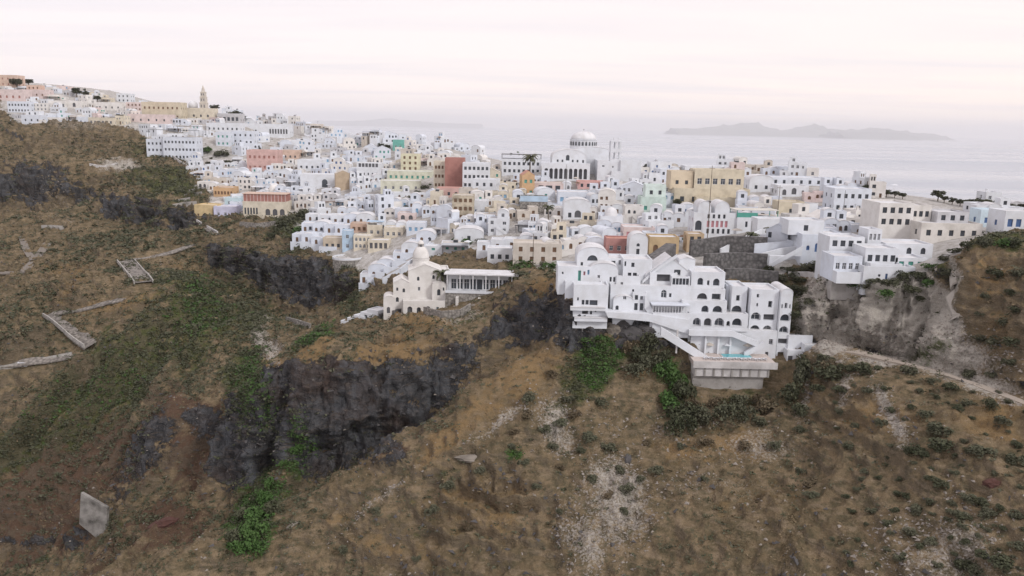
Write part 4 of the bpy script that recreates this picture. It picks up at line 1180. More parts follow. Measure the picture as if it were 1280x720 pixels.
# white stepped hotel of the right side
r, W, D, H, s = H_('white stepped hotel whose terraces run down to the green scrub', 1078, 1142, 333, 354, WHITE, 0, 1, 'd', name='hotel', cat='hotel', D=10, plinth=3, lm='white stepped hotel above the scrub',
  ops=[(1098, 346, 3, 3, False, 'd'), (1107, 349, 3, 7, False, 'b')])
sub(r, s, 'wing', 42 * s, 8, 20 * s, -2 * s, 4, H, WHITE, 4, 1, 'd')
sub(r, s, 'wing', 36 * s, 8, 20 * s, -46 * s, 3, H * .45, WHITE2, 4, 1, 'w', plinth=2.0)
fb = MB(); fb.box(-46 * s - 17.5 * s, -46 * s + 17.5 * s, 3.2, 10, -5, H * .45 - 2.003, CONC); fb.build('foundation', r)
sub(r, s, 'wing', 40 * s, 8, 13 * s, 36 * s, 4, H * .75, WHITE, 3, 1, 'g', plinth=4)
sub(r, s, 'wing', 62 * s, 9, 15 * s, 50 * s, 11, H * .75 + 11 * s, WHITE, 3, 1, 'd', arch=True, plinth=9)
sub(r, s, 'wing', 46 * s, 8, 14 * s, -30 * s, 12, H + 14 * s, WHITE, 4, 1, 'd', plinth=9)
sub(r, s, 'turret', 18 * s, 6, 16 * s, 8 * s, 13, H + 22 * s, WHITE, 3, 1, 'w', plinth=9)
terrace(r, 40 * s, 3.0, 0.1 + H, WHITE, (-2 * s, 3.9), drop=.4)
terrace(r, 36 * s, 2.6, H * .45, WHITE, (-46 * s, 3), drop=2)
OCC.append((1028, 1200, 290, 355))
H_('pale blue house with dark blue windows next to the beige apartments', 1224, 1252, 262, 284, plaster('pale_blue2', (0.60, 0.72, 0.80)), 2, 1, 'b', lm='pale blue house')
H_('white house with tall deep blue shutters at the end of the village', 1254, 1300, 264, 290, WHITE, 4, 1, 'b', lm='white house with deep blue shutters', big=1.3)
H_('white house with arches and a shaded terrace behind the large blue windowed house', 972, 1010, 232, 246, WHITE, 0, 1, 'd', ops=[(980, 244, 5, 7, True, 'x'), (992, 243, 6, 8, True, 'x'), (1003, 242, 3, 4, False, 'd')], lm='white house with the shaded arches')
H_('white house with humped vaults behind the yellow villa', 936, 966, 226, 240, WHITE, 2, 1, 'd', roof='vault', rise=2.5)
H_('long low white building with a flat roof on the seaward skyline', 856, 920, 208, 218, WHITE, 6, 1, 'd', roofm=ROOFW)
H_('white house with pale blue canvas terrace on the seaward edge', 962, 1030, 222, 232, WHITE2, 6, 1, 'd')

# --- cathedral
P = hit(735, 226); s = px(P)
r = empty('cathedral', P)
tag(r, 'large white domed cathedral with a tall arcade and a two tier bell tower', 'cathedral'); LM['domed cathedral'] = P.copy()
def cat_block(name, u0, u1, vt, vb, y, D, ops=(), **kw):
    W, H = (u1 - u0) * s, (vb - vt) * s
    uc = (u0 + u1) / 2
    fo = [((a - uc) * s, (vb - b_) * s, c * s, d * s, e) for a, b_, c, d, e, f_ in ops]
    return block(r, name, W, D, H, kw.pop('mat', WHITE), kw.pop('roofm', ROOFW), fo, [STY[o[5]] for o in ops], off=((uc - 735) * s, y, (226 - vb) * s), **kw)
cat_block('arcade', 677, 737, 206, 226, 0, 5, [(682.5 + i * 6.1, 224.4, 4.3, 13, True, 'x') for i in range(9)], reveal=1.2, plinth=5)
cat_block('nave', 690, 733, 198, 210, 5, 20, [(697, 204, 2.2, 3, False, 'd'), (703, 204, 2.2, 3, False, 'd'), (709.5, 202, 4.5, 7, True, 'd'), (716, 204, 2.2, 3, False, 'd'), (722, 204, 2.2, 3, False, 'd'), (729, 204.5, 2.4, 3.4, False, 'd')], plinth=9, roof='vault', rise=10 * s)
cat_block('hall', 746, 800, 202, 226, -1, 18, [(753, 208, 3, 1.6, False, 'd'), (765, 209, 1.6, 2, False, 'd'), (766.5, 224, 4.5, 7, True, 'd'), (787, 209, 2, 2.4, False, 'd')], plinth=5)
cat_block('hall', 774, 800, 200.5, 226, -2.2, 4, [], plinth=5)
cat_block('porch', 763, 774, 214, 226, -3, 2.2, [], plinth=5)
cat_block('crossing', 717, 768, 192, 212, 16, 18, [], plinth=4, roof='vault', rise=7 * s)
mb = MB()
dcx, dcy, dz = -2.5 * s, 24, (226 - 186) * s
dr = 17.5 * s
mb.lathe([(dr, dz - 4), (dr, dz + 9 * s), (dr * 1.05, dz + 9 * s), (dr * 1.05, dz + 10 * s)], 24, WHITE, dcx, dcy)
mb.build('drum', r)
mb = MB()
mb.lathe([(dr * .95 * math.cos(a), dz + 10 * s + 10.5 * s * math.sin(a)) for a in [k * math.pi / 20 for k in range(10)]] + [(.05, dz + 20.4 * s)], 24, ROOFW, dcx, dcy)
mb.build('dome', r, True)
for k in range(12):
    a = -math.pi + math.pi * (k + .5) / 12
    o = bpy.data.objects.new('window', pane_mesh(1.1, 2.0, True, 'glass', METAL)); link(o, r)
    o.location = (dcx + (dr + .03) * math.cos(a), dcy + (dr + .03) * math.sin(a), dz + 2.0 * s)
    o.rotation_euler = (0, 0, a + math.pi / 2)
mb = MB(); mb.box(dcx - .12, dcx + .12, dcy - .12, dcy + .12, dz + 20.2 * s, dz + 23.5 * s, ROOFG); mb.box(dcx - .6, dcx + .6, dcy - .1, dcy + .1, dz + 22.2 * s, dz + 22.7 * s, ROOFG); mb.build('cross', r)
tw = MB(); z = (226 - 203) * s
for lv in range(2):
    for ax in (-1, 0, 1):
        for ay in (-1, 1):
            tw.box(33 * s + ax * 5.6 * s - .5, 33 * s + ax * 5.6 * s + .5, 2 + ay * 2.2 - .5, 2 + ay * 2.2 + .5, z + 2.0, z + 5.0, WHITE)
    tw.box(33 * s - 6.6 * s, 33 * s + 6.6 * s, -.8, 4.8, z, z + 2.0 - .003, WHITE)
    z += 5.003
tw.box(33 * s - 6.6 * s, 33 * s + 6.6 * s, -.8, 4.8, z, z + .8, WHITE)
for ax in (-.5, .5):
    tw.box(33 * s + ax * 5.6 * s - .05, 33 * s + ax * 5.6 * s + .05, 1.9, 2.1, z + .8, z + 2.2, METAL)
tw.build('bell_tower', r)
OCC.append((677, 800, 165, 228))
for q in (690, 715, 740, 765, 790):
    pp = hit(q, 224); FOOT.append((pp.x, pp.y + 8, 11))

# --- domed church and the long glazed house on the headland
P = hit(525, 384); s = px(P)
r = empty('church', P, 0.15)
tag(r, 'old white church with a tall dome and small lantern on the headland', 'church'); LM['domed church on the headland'] = P.copy()
def chb(name, u0, u1, vt, vb, y, D, ops=(), **kw):
    W, H = (u1 - u0) * s, (vb - vt) * s
    uc = (u0 + u1) / 2
    fo = [((a - uc) * s, (vb - b_) * s, c * s, d * s, e) for a, b_, c, d, e, f_ in ops]
    return block(r, name, W, D, H, kw.pop('mat', WHITE3), kw.pop('roofm', WHITE3), fo, [STY[o[5]] for o in ops], off=((uc - 525) * s, y, (384 - vb) * s), **kw)
chb('nave', 511, 552, 338, 384, 1, 10, [(523, 351, 3, 5, True, 'd'), (542, 337 + 12, 3, 5, True, 'd'), (524, 364, 3, 5, False, 'w')], plinth=5, roof='gable', rise=2.0)
chb('wing', 492, 513, 352, 386, -1, 8, [(497, 376, 3.5, 6, True, 'd'), (505, 364, 3, 5, True, 'd'), (497, 362, 2.4, 4, False, 'd')], plinth=5, roof='gable', rise=1.5)
chb('sacristy', 546, 562, 340, 372, 3, 8, [(556, 366, 4, 8, True, 'd')], plinth=5)
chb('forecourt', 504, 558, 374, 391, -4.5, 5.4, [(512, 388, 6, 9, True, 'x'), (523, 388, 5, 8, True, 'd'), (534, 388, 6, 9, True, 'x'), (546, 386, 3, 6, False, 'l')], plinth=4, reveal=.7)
chb('vestry', 540, 557, 355, 376, -1.5, 5, [(548, 368, 4, 8, True, 'd'), (554, 362, 2, 4, False, 'd')], plinth=2, roof='vault', rise=1.2)
chb('side_room', 480, 494, 372, 392, -2.5, 6, [(486, 389, 4, 8, True, 'x')], plinth=4, roof='vault', rise=1.4)
dr = 10.5 * s
dx, dy, dz = 2 * s, 6, (384 - 327) * s
mb = MB(); mb.lathe([(dr, dz - 4), (dr, dz), (dr * 1.06, dz), (dr * 1.06, dz + .3)], 20, WHITE3, dx, dy); mb.build('drum', r)
mb = MB(); mb.lathe([(dr * math.cos(a) ** .9, dz + .3 + 16 * s * math.sin(a)) for a in [k * math.pi / 22 for k in range(10)]] + [(dr * .32, dz + 15.8 * s)], 20, WHITE3, dx, dy); mb.build('dome', r, True)
mb = MB(); q = dr * .36; z = dz + 15 * s
mb.lathe([(q, z), (q, z + 4.5 * s), (q * 1.15, z + 4.6 * s), (q * 1.1, z + 5.4 * s), (q * .7, z + 8 * s), (.05, z + 9.5 * s)], 12, WHITE3, dx, dy); mb.build('lantern', r, True)
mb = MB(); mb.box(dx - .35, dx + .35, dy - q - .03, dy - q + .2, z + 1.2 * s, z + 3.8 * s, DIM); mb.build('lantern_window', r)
terrace(r, 44 * s, 4.5, -1.5, RUBBLE, (14 * s, 1), drop=5)
OCC.append((490, 562, 296, 392))
r, W, D, H, s = H_('long white house with a glazed front and a wide flat roof on the headland', 560, 640, 342, 366, WHITE, 0, 1, 'd', D=8, lm='long glazed house on the headland', yaw=-0.04, sides=False,
  ops=[(567 + i * 8.1, 362, 6.6, 13, False, 'd' if i in (3, 4) else 'w') for i in range(9)])
mb = MB(); mb.box(-W / 2 - 1.0, W / 2 + 2.0, -3.0, D * .7, H + .453, H + .8, ROOFW)
for i in range(6):
    x = -W / 2 + W * i / 5
    mb.box(x - .14, x + .14, -2.8, -2.5, .9, H + .45, FRAMEW)
mb.build('porch_roof', r)
mb = MB(); mb.box(-W / 2 - .5, W / 2 + 1.5, -3.3, -.05, -4.8, .4, RUBBLE); mb.box(-W / 2 - .5, W / 2 + 1.5, -3.5, -3.2, .403, 1.2, WHITE)
mb.box(-W / 2 + 10, -W / 2 + 10.8, -5.4, -3.31, -5, -.6, WHITE3); mb.box(-W / 2 + 3, -W / 2 + 3.8, -5.4, -3.31, -5, -.6, WHITE3)
mb.build('retaining_wall', r)
o = bpy.data.objects.new('door', pane_mesh(1.6, 2.6, True, 'dim', DIM)); link(o, r); o.location = (W / 2 - 3.2, -3.32, -4.6)
OCC.append((556, 648, 330, 392))
FOOT += [(hit(600, 370).x + k, hit(600, 370).y + 3, 7) for k in (-14, -5, 5, 14)]

# --- stepped rows down to the cliff beside the church
def cascade(label, pts, mat, name='hotel', cat='hotel', w=7.5, n=7, lm=None, style='d'):
    """rooms stepping down the slope, each a block of its own under one roof line"""
    P0 = hit(*pts[0]); r = empty(name, P0); tag(r, label, cat)
    if lm:
        LM[lm] = P0.copy()
    for i in range(n):
        t = i / (n - 1)
        u = np.interp(t, np.linspace(0, 1, len(pts)), [p[0] for p in pts]); v = np.interp(t, np.linspace(0, 1, len(pts)), [p[1] for p in pts])
        Q = hit(u, v) - P0
        H = random.uniform(3.0, 4.2)
        fo, fk = grid_openings(w, H, random.choice((2, 2, 3)), 1, style, random.random() < .5, 0)
        block(r, 'room', w, 7.5, H, random.choice(mat), ROOFW, fo, fk, off=tuple(Q), yaw=random.uniform(-.05, .1), plinth=5, roof=random.choice(('flat', 'flat', 'vault')))
        tb = MB(); y0 = -3.2
        tb.box(Q.x - w / 2 + .1, Q.x + w / 2 - .1, Q.y + y0, Q.y - .02, Q.z - 4, Q.z - .02, mat[0])
        tb.box(Q.x - w / 2 + .1, Q.x + w / 2 - .1, Q.y + y0 - .25, Q.y + y0 - .003, Q.z - 4, Q.z + .8, mat[0])
        tb.build('terrace', r)
        FOOT.append((P0.x + Q.x, P0.y + Q.y + 2, 4))
    us = [p[0] for p in pts]; vs = [p[1] for p in pts]
    return r
r = cascade('white cave hotel stepping down in a slanting row toward the domed church', [(532, 304), (516, 317), (498, 331), (480, 342), (462, 354)], [WHITE2, WHITE], n=8, lm='slanting row of white cave rooms')
OCC.append((455, 536, 292, 356))
wl = MB()
pa = [hit(u, v) for u, v in ((538, 312), (520, 330), (500, 346), (478, 358))]
for a, b_ in zip(pa, pa[1:]):
    wl.obox(a, b_, .5, 3.2, WHITE2, 4)
tag(wl.build('boundary_wall'), 'tall smooth white wall slanting along the lower edge of the cave rooms', 'wall')
cascade('lowest white terraced rooms jutting over the cliff beyond the green slope', [(376, 303), (388, 303), (400, 306), (412, 309)], [WHITE2], n=4, w=8, lm='white rooms jutting over the cliff')
cascade('white terraced rooms in the second tier above the jutting rooms', [(388, 290), (402, 291), (416, 292), (430, 292)], [WHITE2], n=4, w=8)
cascade('white terraced rooms with rounded tops in the third tier over the cliff', [(392, 277), (408, 279), (424, 280), (440, 280), (456, 280)], [WHITE2, WHITE], n=5, w=8)
OCC.append((372, 432, 270, 310))
H_('light blue narrow tower house above the round stone terrace', 428, 441, 288, 313, SKYB, 1, 2, 'w', yaw=0.1, lm='light blue tower house')
H_('cream house with a brown roof line beside the light blue tower house', 404, 428, 297, 313, plaster('cream3', (0.58, 0.50, 0.40)), 3, 1, 'd', roofm=ROOFC)
H_('cream house with small arched windows under the terracotta house', 442, 464, 294, 312, CREAM, 4, 2, 'w', arch=True)
H_('cream house with a deep balcony row above the slanting white rooms', 460, 486, 300, 314, CREAM, 4, 1, 'x', big=1.6)
H_('terracotta house with brown openings above the cream houses', 438, 460, 279, 291, plaster('terracotta_wall', (0.58, 0.42, 0.33)), 3, 1, 'n', roofm=ROOFC, lm='terracotta house')
r, W, D, H, s = H_('cream house with a bright blue roof canopy in the lower town', 459, 478, 281, 296, CREAM, 2, 1, 'w', lm='house with the bright blue canopy')
pergola(r, -W / 2, W / 2, 0.3, D - .3, H + .1, 1.6, SKYB, FRAMEW, 'canopy')
H_('yellowish house with white window frames uphill of the cave rooms', 480, 504, 284, 298, CREAM, 3, 1, 'w')
H_('white house with light blue shutters at the top of the slanting cave rooms', 508, 532, 278, 292, WHITE2, 3, 1, 'l')
H_('pink house with a dark arched cellar mouth above the headland church', 497, 520, 266, 277, PALEPINK, 2, 1, 'x', arch=True, big=1.5)
H_('tall stained sand coloured house with an outside stair line', 565, 592, 244, 276, plaster('stained_sand', (0.56, 0.49, 0.38), wear=.35), 4, 3, 'n', D=8, lm='tall stained sand coloured house')
P = hit(432, 338); s = px(P)
mb = MB(); mb.lathe([(3.2 * 2, -4), (3.2 * 2, 4.2)], 16, RUBBLE, 0, 5); r = mb.build('stone_terrace'); r.location = P
mb = MB(); mb.lathe([(6.6, 4.203), (6.6, 4.5)], 16, CONCL, 0, 5); mb.lathe([(6.5, 4.503), (6.5, 5.2), (6.2, 5.2), (6.2, 4.51)], 16, WHITE, 0, 5, cap=False); mb.build('floor_slab', r)
tag(r, 'round rubble stone terrace with a pale rim below the light blue tower', 'terrace'); OCC.append((412, 452, 312, 340)); FOOT.append((P.x, P.y + 5, 7))
# --- the big white cliff hotel
HY = 192.0
HP = at(900, 452, HY)
hot = empty('hotel', HP)
tag(hot, 'big white cliff hotel with stacked arched balconies above a pool deck', 'hotel'); LM['big white cliff hotel'] = HP.copy()
def hb(name, u0, u1, vt, vb, Y, D, ops=(), **kw):
    uc = (u0 + u1) / 2
    P = at(uc, vb, Y); T_ = at(uc, vt, Y)
    s = px(P); W = (u1 - u0) * s; H = T_.z - P.z
    if kw.get('roof', 'flat') == 'flat':
        H -= kw.get('par', .45)
    kz = (T_.z - P.z) / (vb - vt)
    fo = [((a - uc) * s, (vb - b) * kz, c * s, d * kz, e) for a, b, c, d, e, f in ops]
    return block(hot, name, W, D, H, kw.pop('mat', WHITE), kw.pop('roofm', ROOFW), fo, [STY[o[5]] for o in ops], off=tuple(P - HP), **kw)
def rail(name, u0, v0, u1, v1, Y, h, t=.22, mat=WHITE, drop=.3):
    a, b = at(u0, v0, Y) - HP, at(u1, v1, Y) - HP
    mb = MB(); mb.obox(a, b, t, h, mat, drop)
    return mb.build(name, hot)
A = True
# top block, three balcony rows
hb('wing', 863, 905, 340, 366, 199.5, 9, [(874.5, 356.5, 7, 9, A, 'd'), (884.5, 356.5, 3, 6, False, 'd'), (894.5, 357, 8, 9, A, 'd')], reveal=.8)
hb('wing', 858, 906, 361, 376, 197.5, 5, [(877.5, 374.5, 13, 8, A, 'x'), (895, 374.5, 11, 7.5, False, 'd')], reveal=1.2, par=.25)
hb('wing', 852, 908, 376, 392, 195.5, 5, [(881, 390.5, 9, 8.5, A, 'd'), (896.5, 390.5, 12, 8.5, A, 'd')], reveal=1.2, par=.25)
hb('wing', 905.5, 914, 356, 392, 200, 6, [(910, 391, 4.5, 15, False, 'x')], mat=WHITE2)
hb('wing', 913, 932, 358, 392, 197, 8, [(921, 376, 4.5, 7, False, 'd'), (920.5, 390.5, 13, 8.5, A, 'd')], reveal=.9)
hb('wing', 861, 934, 392, 413, 193.8, 5, [(870.5, 408, 10, 10, A, 'w'), (884, 408, 9.5, 10, A, 'x'), (898.5, 408, 12, 10.5, A, 'w'), (909.7, 407.5, 4.5, 6.5, A, 'd'), (920.5, 407, 12, 9.5, A, 'd')], reveal=1.2, par=.3)
hb('wing', 934.5, 969, 362, 424, 195.2, 9, [(943, 383, 2.2, 4, False, 'd'), (943, 372, 3, 4.5, False, 'd'), (959, 384, 5, 8, False, 'd'), (942.5, 400, 12, 9.5, A, 'w'), (959, 400, 14, 7.5, False, 'x'), (942.5, 416, 12, 9.5, A, 'd'), (958, 416, 11, 9.5, A, 'w')], reveal=1.0)
hb('tower', 969.5, 984, 366, 448, 194.0, 9, [(971.8, 385, 1.6, 5, False, 'd'), (976.5, 385, 3.4, 6.5, False, 'w'), (981.5, 385, 1.6, 5, False, 'd'), (976.6, 401, 11.5, 8.5, A, 'd'), (976.6, 416, 11.5, 8.5, A, 'w'), (976.6, 429.5, 12, 6.5, False, 'x'), (976.6, 446, 10, 6, False, 'x')], roof='vault', rise=1.15, reveal=.9)
# stairs wall behind the pool deck
hb('stair_wall', 862, 969, 413, 446, 193.2, 4, [(958, 444, 4, 5, False, 'x'), (962, 430, 5, 7, False, 'w')], reveal=.6, par=.1)
for u in (881, 897, 912):
    hb('pillar', u - 1.2, u + 1.2, 417, 446, 192.4, .5, par=0.0, roof='gable', rise=.05)
def slant(name, pts, Y, w, h, mat=WHITE, drop=1.2):
    """a sloping stair flight seen from the side, with a solid parapet"""
    mb = MB()
    for (u0, v0), (u1, v1) in zip(pts, pts[1:]):
        a, b = at(u0, v0, Y) - HP, at(u1, v1, Y) - HP
        mb.obox(a, b, w, h, mat, drop)
    return mb.build(name, hot)
slant('stair', [(861, 413), (915, 414.5), (948, 428)], 191.9, 1.0, .25)
slant('stair', [(930, 441), (954, 428)], 191.6, .8, .2)
slant('stair', [(826, 411), (888, 450)], 190.2, 1.2, .5, drop=1.6)
slant('parapet', [(861, 411.5), (935, 412.5)], 192.9, .25, .5, drop=.4)
# gabled house at the top
hb('gable_house', 806, 866, 343, 358, 201, 8, [(837, 340 + 14, 4, 12, False, 'd'), (845.5, 342 + 10, 8, 15, False, 'd')], roof='gable', rise=4.6, reveal=.5)
g1 = hb('gable_wing', 812, 846, 341, 356, 200, 4, [(829, 352, 17, 9, False, 'x')], mat=WHITE, reveal=1.0)
hb('glazed_gallery', 839, 862, 346, 359, 198.6, 3, [(842 + i * 4.2, 356, 3.6, 8, False, 'd') for i in range(5)], reveal=.3, par=.2)
hb('stair_house', 848, 868, 324, 345, 203, 5, [], roof='gable', rise=.6)
slant('parapet', [(803, 352), (821, 336), (846, 319.5)], 200.6, .5, .3, drop=.5)
# middle wall
hb('wing', 762, 862, 357, 391, 197, 8, [(828.5, 372, 7, 10, A, 'w'), (836.5, 371, 3, 5, False, 'd')] + [(u, v, 3, 5, False, 'd') for u in (795, 801.5) for v in (372, 380, 388)] + [(790, 366, 2.5, 4, False, 'd')], reveal=.5, par=.3)
hb('gable_house', 766, 791, 375, 392, 195.6, 4, [(780, 374.5, 4, 4, False, 'w'), (763 + 8, 388, 4, 6, A, 'd')], roof='vault', rise=1.2, reveal=.4)
hb('wing', 790, 808, 366, 392, 195.9, 3, [(794.5, 375, 4, 6, False, 'd'), (801, 375, 3.4, 5, False, 'w'), (794.5, 388, 4.4, 9, False, 'd'), (801.5, 388, 4.4, 9, False, 'd')], reveal=.5)
slant('stair', [(806, 372), (816, 390)], 195.2, 1.0, .5, drop=2.5)
# long pergola terrace
mb = MB()
a, b = at(816, 392, 193.4) - HP, at(862, 391, 193.4) - HP
mb.box(a.x, b.x, a.y, a.y + 3.4, a.z - 6, a.z, WHITE)
mb.box(a.x, b.x, a.y - .25, a.y - .003, a.z - 6, a.z + .35, WHITE)
for i in range(14):
    x = a.x + (b.x - a.x) * i / 13
    mb.box(x - .06, x + .06, a.y + .02, a.y + .14, a.z + .003, a.z + 2.1, FRAMEW)
mb.box(a.x - .3, b.x, a.y - .3, a.y + 3.2, a.z + 2.103, a.z + 2.35, WHITE2)
mb.build('pergola', hot)
# lower band wall with its slanting foot
mb = MB()
pts = [(757, 390), (812, 393), (862, 400), (862, 418), (848, 414), (812, 402), (760, 397)]
w3 = [at(u, v, 192.6) - HP for u, v in pts]
n = len(w3)
mb.add(w3 + [p + Vector((0, 4.5, 0)) for p in w3], [tuple(range(n))[::-1], tuple(range(n, 2 * n))] + [(i, (i + 1) % n, (i + 1) % n + n, i + n) for i in range(n)], WHITE)
mb.build('band_wall', hot)
hb('wing', 812, 864, 392, 414, 193.6, 5, [(830, 403, 2, 2, False, 'd'), (852, 404, 2, 2, False, 'd')], par=.1, plinth=.5)
mb = MB(); a = at(847, 412, 190.6) - HP; mb.box(a.x - .2, a.x + .2, a.y - .2, a.y + .2, a.z - 6, a.z, CONCL); mb.build('pillar', hot)
# left wing and the rounded houses over the rock
hb('wing', 716, 759, 356, 400, 194.5, 9, [(728, 381, 3.4, 6, False, 'd'), (733, 381, 4, 6, False, 'd'), (741, 381.5, 10, 6.5, False, 'd'), (721.5, 376, 2, 4, False, 'd'), (731, 392.5, 7.5, 6, False, 'd'), (738.5, 393, 2.6, 6, False, 'd'), (744, 390, 2, 3, False, 'd')], reveal=.5, plinth=2.2)
hb('balcony', 713, 757, 384, 387, 193.4, 1.1, par=.02, roof='gable', rise=.02, plinth=.3)
hb('balcony', 718, 759, 397, 400.5, 193.2, 1.3, par=.02, roof='gable', rise=.02, plinth=.3)
hb('wing', 706, 752, 352, 374, 197.5, 7, [(742, 364, 3, 6, False, 'd'), (748, 364, 4, 5, False, 'd'), (738, 364, 3, 5, False, 'w')], reveal=.4)
hb('wing', 737, 772, 336, 356, 199.5, 7, [(763, 352, 2.6, 6, False, 'd'), (767.5, 352, 2.6, 6, False, 'd'), (748, 348, 3, 4, False, 'w')], roof='vault', rise=1.6, reveal=.4)
hb('wing', 697, 740, 333, 354, 199, 8, [(724, 351, 3.6, 13, False, 'G'), (703, 343, 2, 3, False, 'd'), (730, 344, 2.6, 5, False, 'p'), (735, 343, 2.6, 6, False, 'l')], reveal=.4)
hb('wing', 721, 760, 319, 338, 203, 8, [(740, 326, 13, 7, A, 'd'), (751, 336, 2.5, 4, False, 'd'), (727, 333, 3, 5, False, 'd')], roof='vault', rise=2.2, reveal=.4)
hb('wing', 752, 780, 323, 345, 203.5, 8, [(766, 331, 5, 5, False, 'd'), (774, 331, 3, 6, False, 'w'), (758, 330, 4, 3, False, 'd')], reveal=.4)
hb('wing', 778, 814, 324, 354, 201.5, 8, [(790, 334, 4, 5.5, False, 'd'), (786.5, 349, 4.5, 8, False, 'd'), (793, 349, 5, 8, False, 'd'), (780.5, 333, 2.2, 6, False, 'd')], reveal=.5)
hb('wing', 770, 800, 345, 362, 199, 5, [(777, 358, 3, 5, False, 'w')], reveal=.4)
hb('storehouse', 727, 741, 405, 421, 195.5, 3, [], mat=CONCL, par=.05)
# low block at the far end
hb('annex', 984, 1014, 419, 442, 193.5, 8, [], par=.3)
hb('annex', 1004, 1029, 431, 454, 191.0, 7, [], par=.3, plinth=4)
hb('annex', 983, 1006, 438, 457, 191.4, 5, [(987, 452, 6, 7, False, 'x')], par=.15)
# pool deck
mb = MB()
a, b = at(868, 452.5, 185.0) - HP, at(971, 452.5, 185.0) - HP
zt = a.z
y1 = 193.5 - HP.y
mb.box(a.x, b.x, a.y, y1, zt - 1.1, zt, DECK)
mb.box(a.x - .25, b.x + .25, a.y - .25, a.y - .003, zt - 1.4, zt + .25, CONCL)
mb.build('pool_deck', hot)
mb = MB(); mb.box(a.x + .3, b.x - 1.5, a.y + .35, y1 - 1, zt - 3.6, zt - 1.103, CONCL); mb.build('deck_base', hot)
mb = MB(); mb.box(a.x + .1, b.x - 2.5, a.y + 1.2, y1 - 1, zt - 11, zt - 3.603, CONC); mb.build('foundation_wall', hot)
mb = MB()
for i in range(9):
    x = a.x + .5 + (b.x - a.x - 2.2) * i / 8
    mb.box(x - .2, x + .2, a.y + .15, a.y + .348, zt - 3.6, zt - 1.103, CONC)
mb.build('buttress', hot)
pa = at(905, 447, 189) - HP
mb = MB(); mb.box(pa.x - .3, pa.x + 7.3, a.y + 4.0, a.y + 7.6, zt + .003, zt + .12, CONCL); mb.box(pa.x, pa.x + 7, a.y + 4.3, a.y + 7.3, zt + .1235, zt + .128, POOL, 'b'); mb.build('swimming_pool', hot)
# sun loungers and parasols stand on the deck: things of their own
def lounger_mesh():
    mb = MB()
    mb.box(-.35, .35, -.75, .55, .28, .38, WHITE)
    mb.add([(-.35, .55, .30), (.35, .55, .30), (.35, 1.05, .80), (-.35, 1.05, .80), (-.35, .55, .40), (.35, .55, .40), (.35, .98, .86), (-.35, .98, .86)],
           [(0, 3, 2, 1), (4, 5, 6, 7), (0, 1, 5, 4), (1, 2, 6, 5), (2, 3, 7, 6), (3, 0, 4, 7)], WHITE)
    for x in (-.3, .3):
        for y in (-.65, .45):
            mb.box(x - .04, x + .04, y - .04, y + .04, 0, .28, FRAMEW)
    return mb.mesh('sun_lounger')
LME = lounger_mesh()
base = HP + Vector((0, 0, zt))
for i in range(14):
    o = link(bpy.data.objects.new('sun_lounger', LME))
    o.location = (HP.x + a.x + 3.2 + i * 1.12, HP.y + a.y + 2.6 + .25 * math.sin(i * 2.1), HP.z + zt + .003)
    o.rotation_euler = (0, 0, math.pi + random.uniform(-.12, .12))
    tag(o, 'white sun lounger in the row along the hotel pool deck', 'sun lounger', 'sun loungers on the pool deck')
def parasol(P, col, label, group=None, r=1.5):
    root = empty('parasol', P); tag(root, label, 'parasol', group)
    mb = MB(); mb.tube((0, 0, 0), (0, 0, 2.5), .04, .04, FRAMEW, 6); mb.lathe([(.3, 0), (.3, .1)], 8, ROOFG); mb.build('pole', root)
    mb = MB(); mb.lathe([(r, 2.1), (r, 2.2), (r * .5, 2.5), (.05, 2.72)], 8, col, cap=False); mb.build('canopy', root)
    return root
for i, x in enumerate((1.6, 2.9, 4.4)):
    parasol((HP.x + a.x + x * 3.4, HP.y + a.y + 8.2, HP.z + zt), [ROOFC, WHITE, ROOFC][i], ['cream parasol at the outer end of the hotel pool deck', 'white parasol between two cream ones on the pool deck', 'cream parasol beside the pool water'][i], r=1.1)
OCC.append((695, 1030, 316, 460)); OCC.append((860, 962, 306, 350))

# --- dark stone terraces behind the hotel
for nm, pts, h, lab in (('retaining_wall', [(862, 322), (905, 316), (958, 318)], 5.0, 'dark basalt retaining wall behind the gabled hotel roof, uppermost of three'),
                  ('retaining_wall', [(880, 336), (918, 334), (958, 336)], 4.2, 'dark basalt retaining wall behind the gabled hotel roof, middle of three'),
                  ('retaining_wall', [(905, 352), (935, 352), (972, 356)], 3.6, 'dark basalt retaining wall right above the hotel wings, lowest of three')):
    mb = MB(); w3 = [hit(u, v) for u, v in pts]
    for p, q in zip(w3, w3[1:]):
        mb.obox(p, q, 1.2, h, BASALT, 3)
    o = mb.build(nm); tag(o, lab.replace('right above', 'just above'), 'wall')
mb = MB(); w3 = [hit(u, v) for u, v in ((806, 344), (822, 334), (838, 322))]
for p, q in zip(w3, w3[1:]):
    mb.obox(p, q, 3.0, 4.2, BASALT, 3)
tag(mb.build('retaining_wall'), 'sloping dark stone wall rising beside the gabled white hotel house', 'wall')
def wallthing(label, pts, h, mat, t=.5, name='wall', drop=3.0, smooth_ground=True, cat='wall'):
    mb = MB(); w3 = []
    for (u0, v0), (u1, v1) in zip(pts, pts[1:]):
        k = max(1, int(max(abs(u1 - u0), abs(v1 - v0)) / 8))
        w3 += [see(u0 + (u1 - u0) * i / k, v0 + (v1 - v0) * i / k) for i in range(k)]
    w3.append(see(*pts[-1]))
    for p, q in zip(w3, w3[1:]):
        mb.obox(p, q, t, h, mat, drop)
    return tag(mb.build(name), label, cat)
wallthing('white ramp wall climbing past the palms to the yellow villa', [(900, 322), (925, 309), (950, 297), (975, 288)], 2.6, WHITE)
wallthing('long white garden wall under the three palms', [(942, 322), (968, 320), (998, 318)], 4.0, WHITE2)
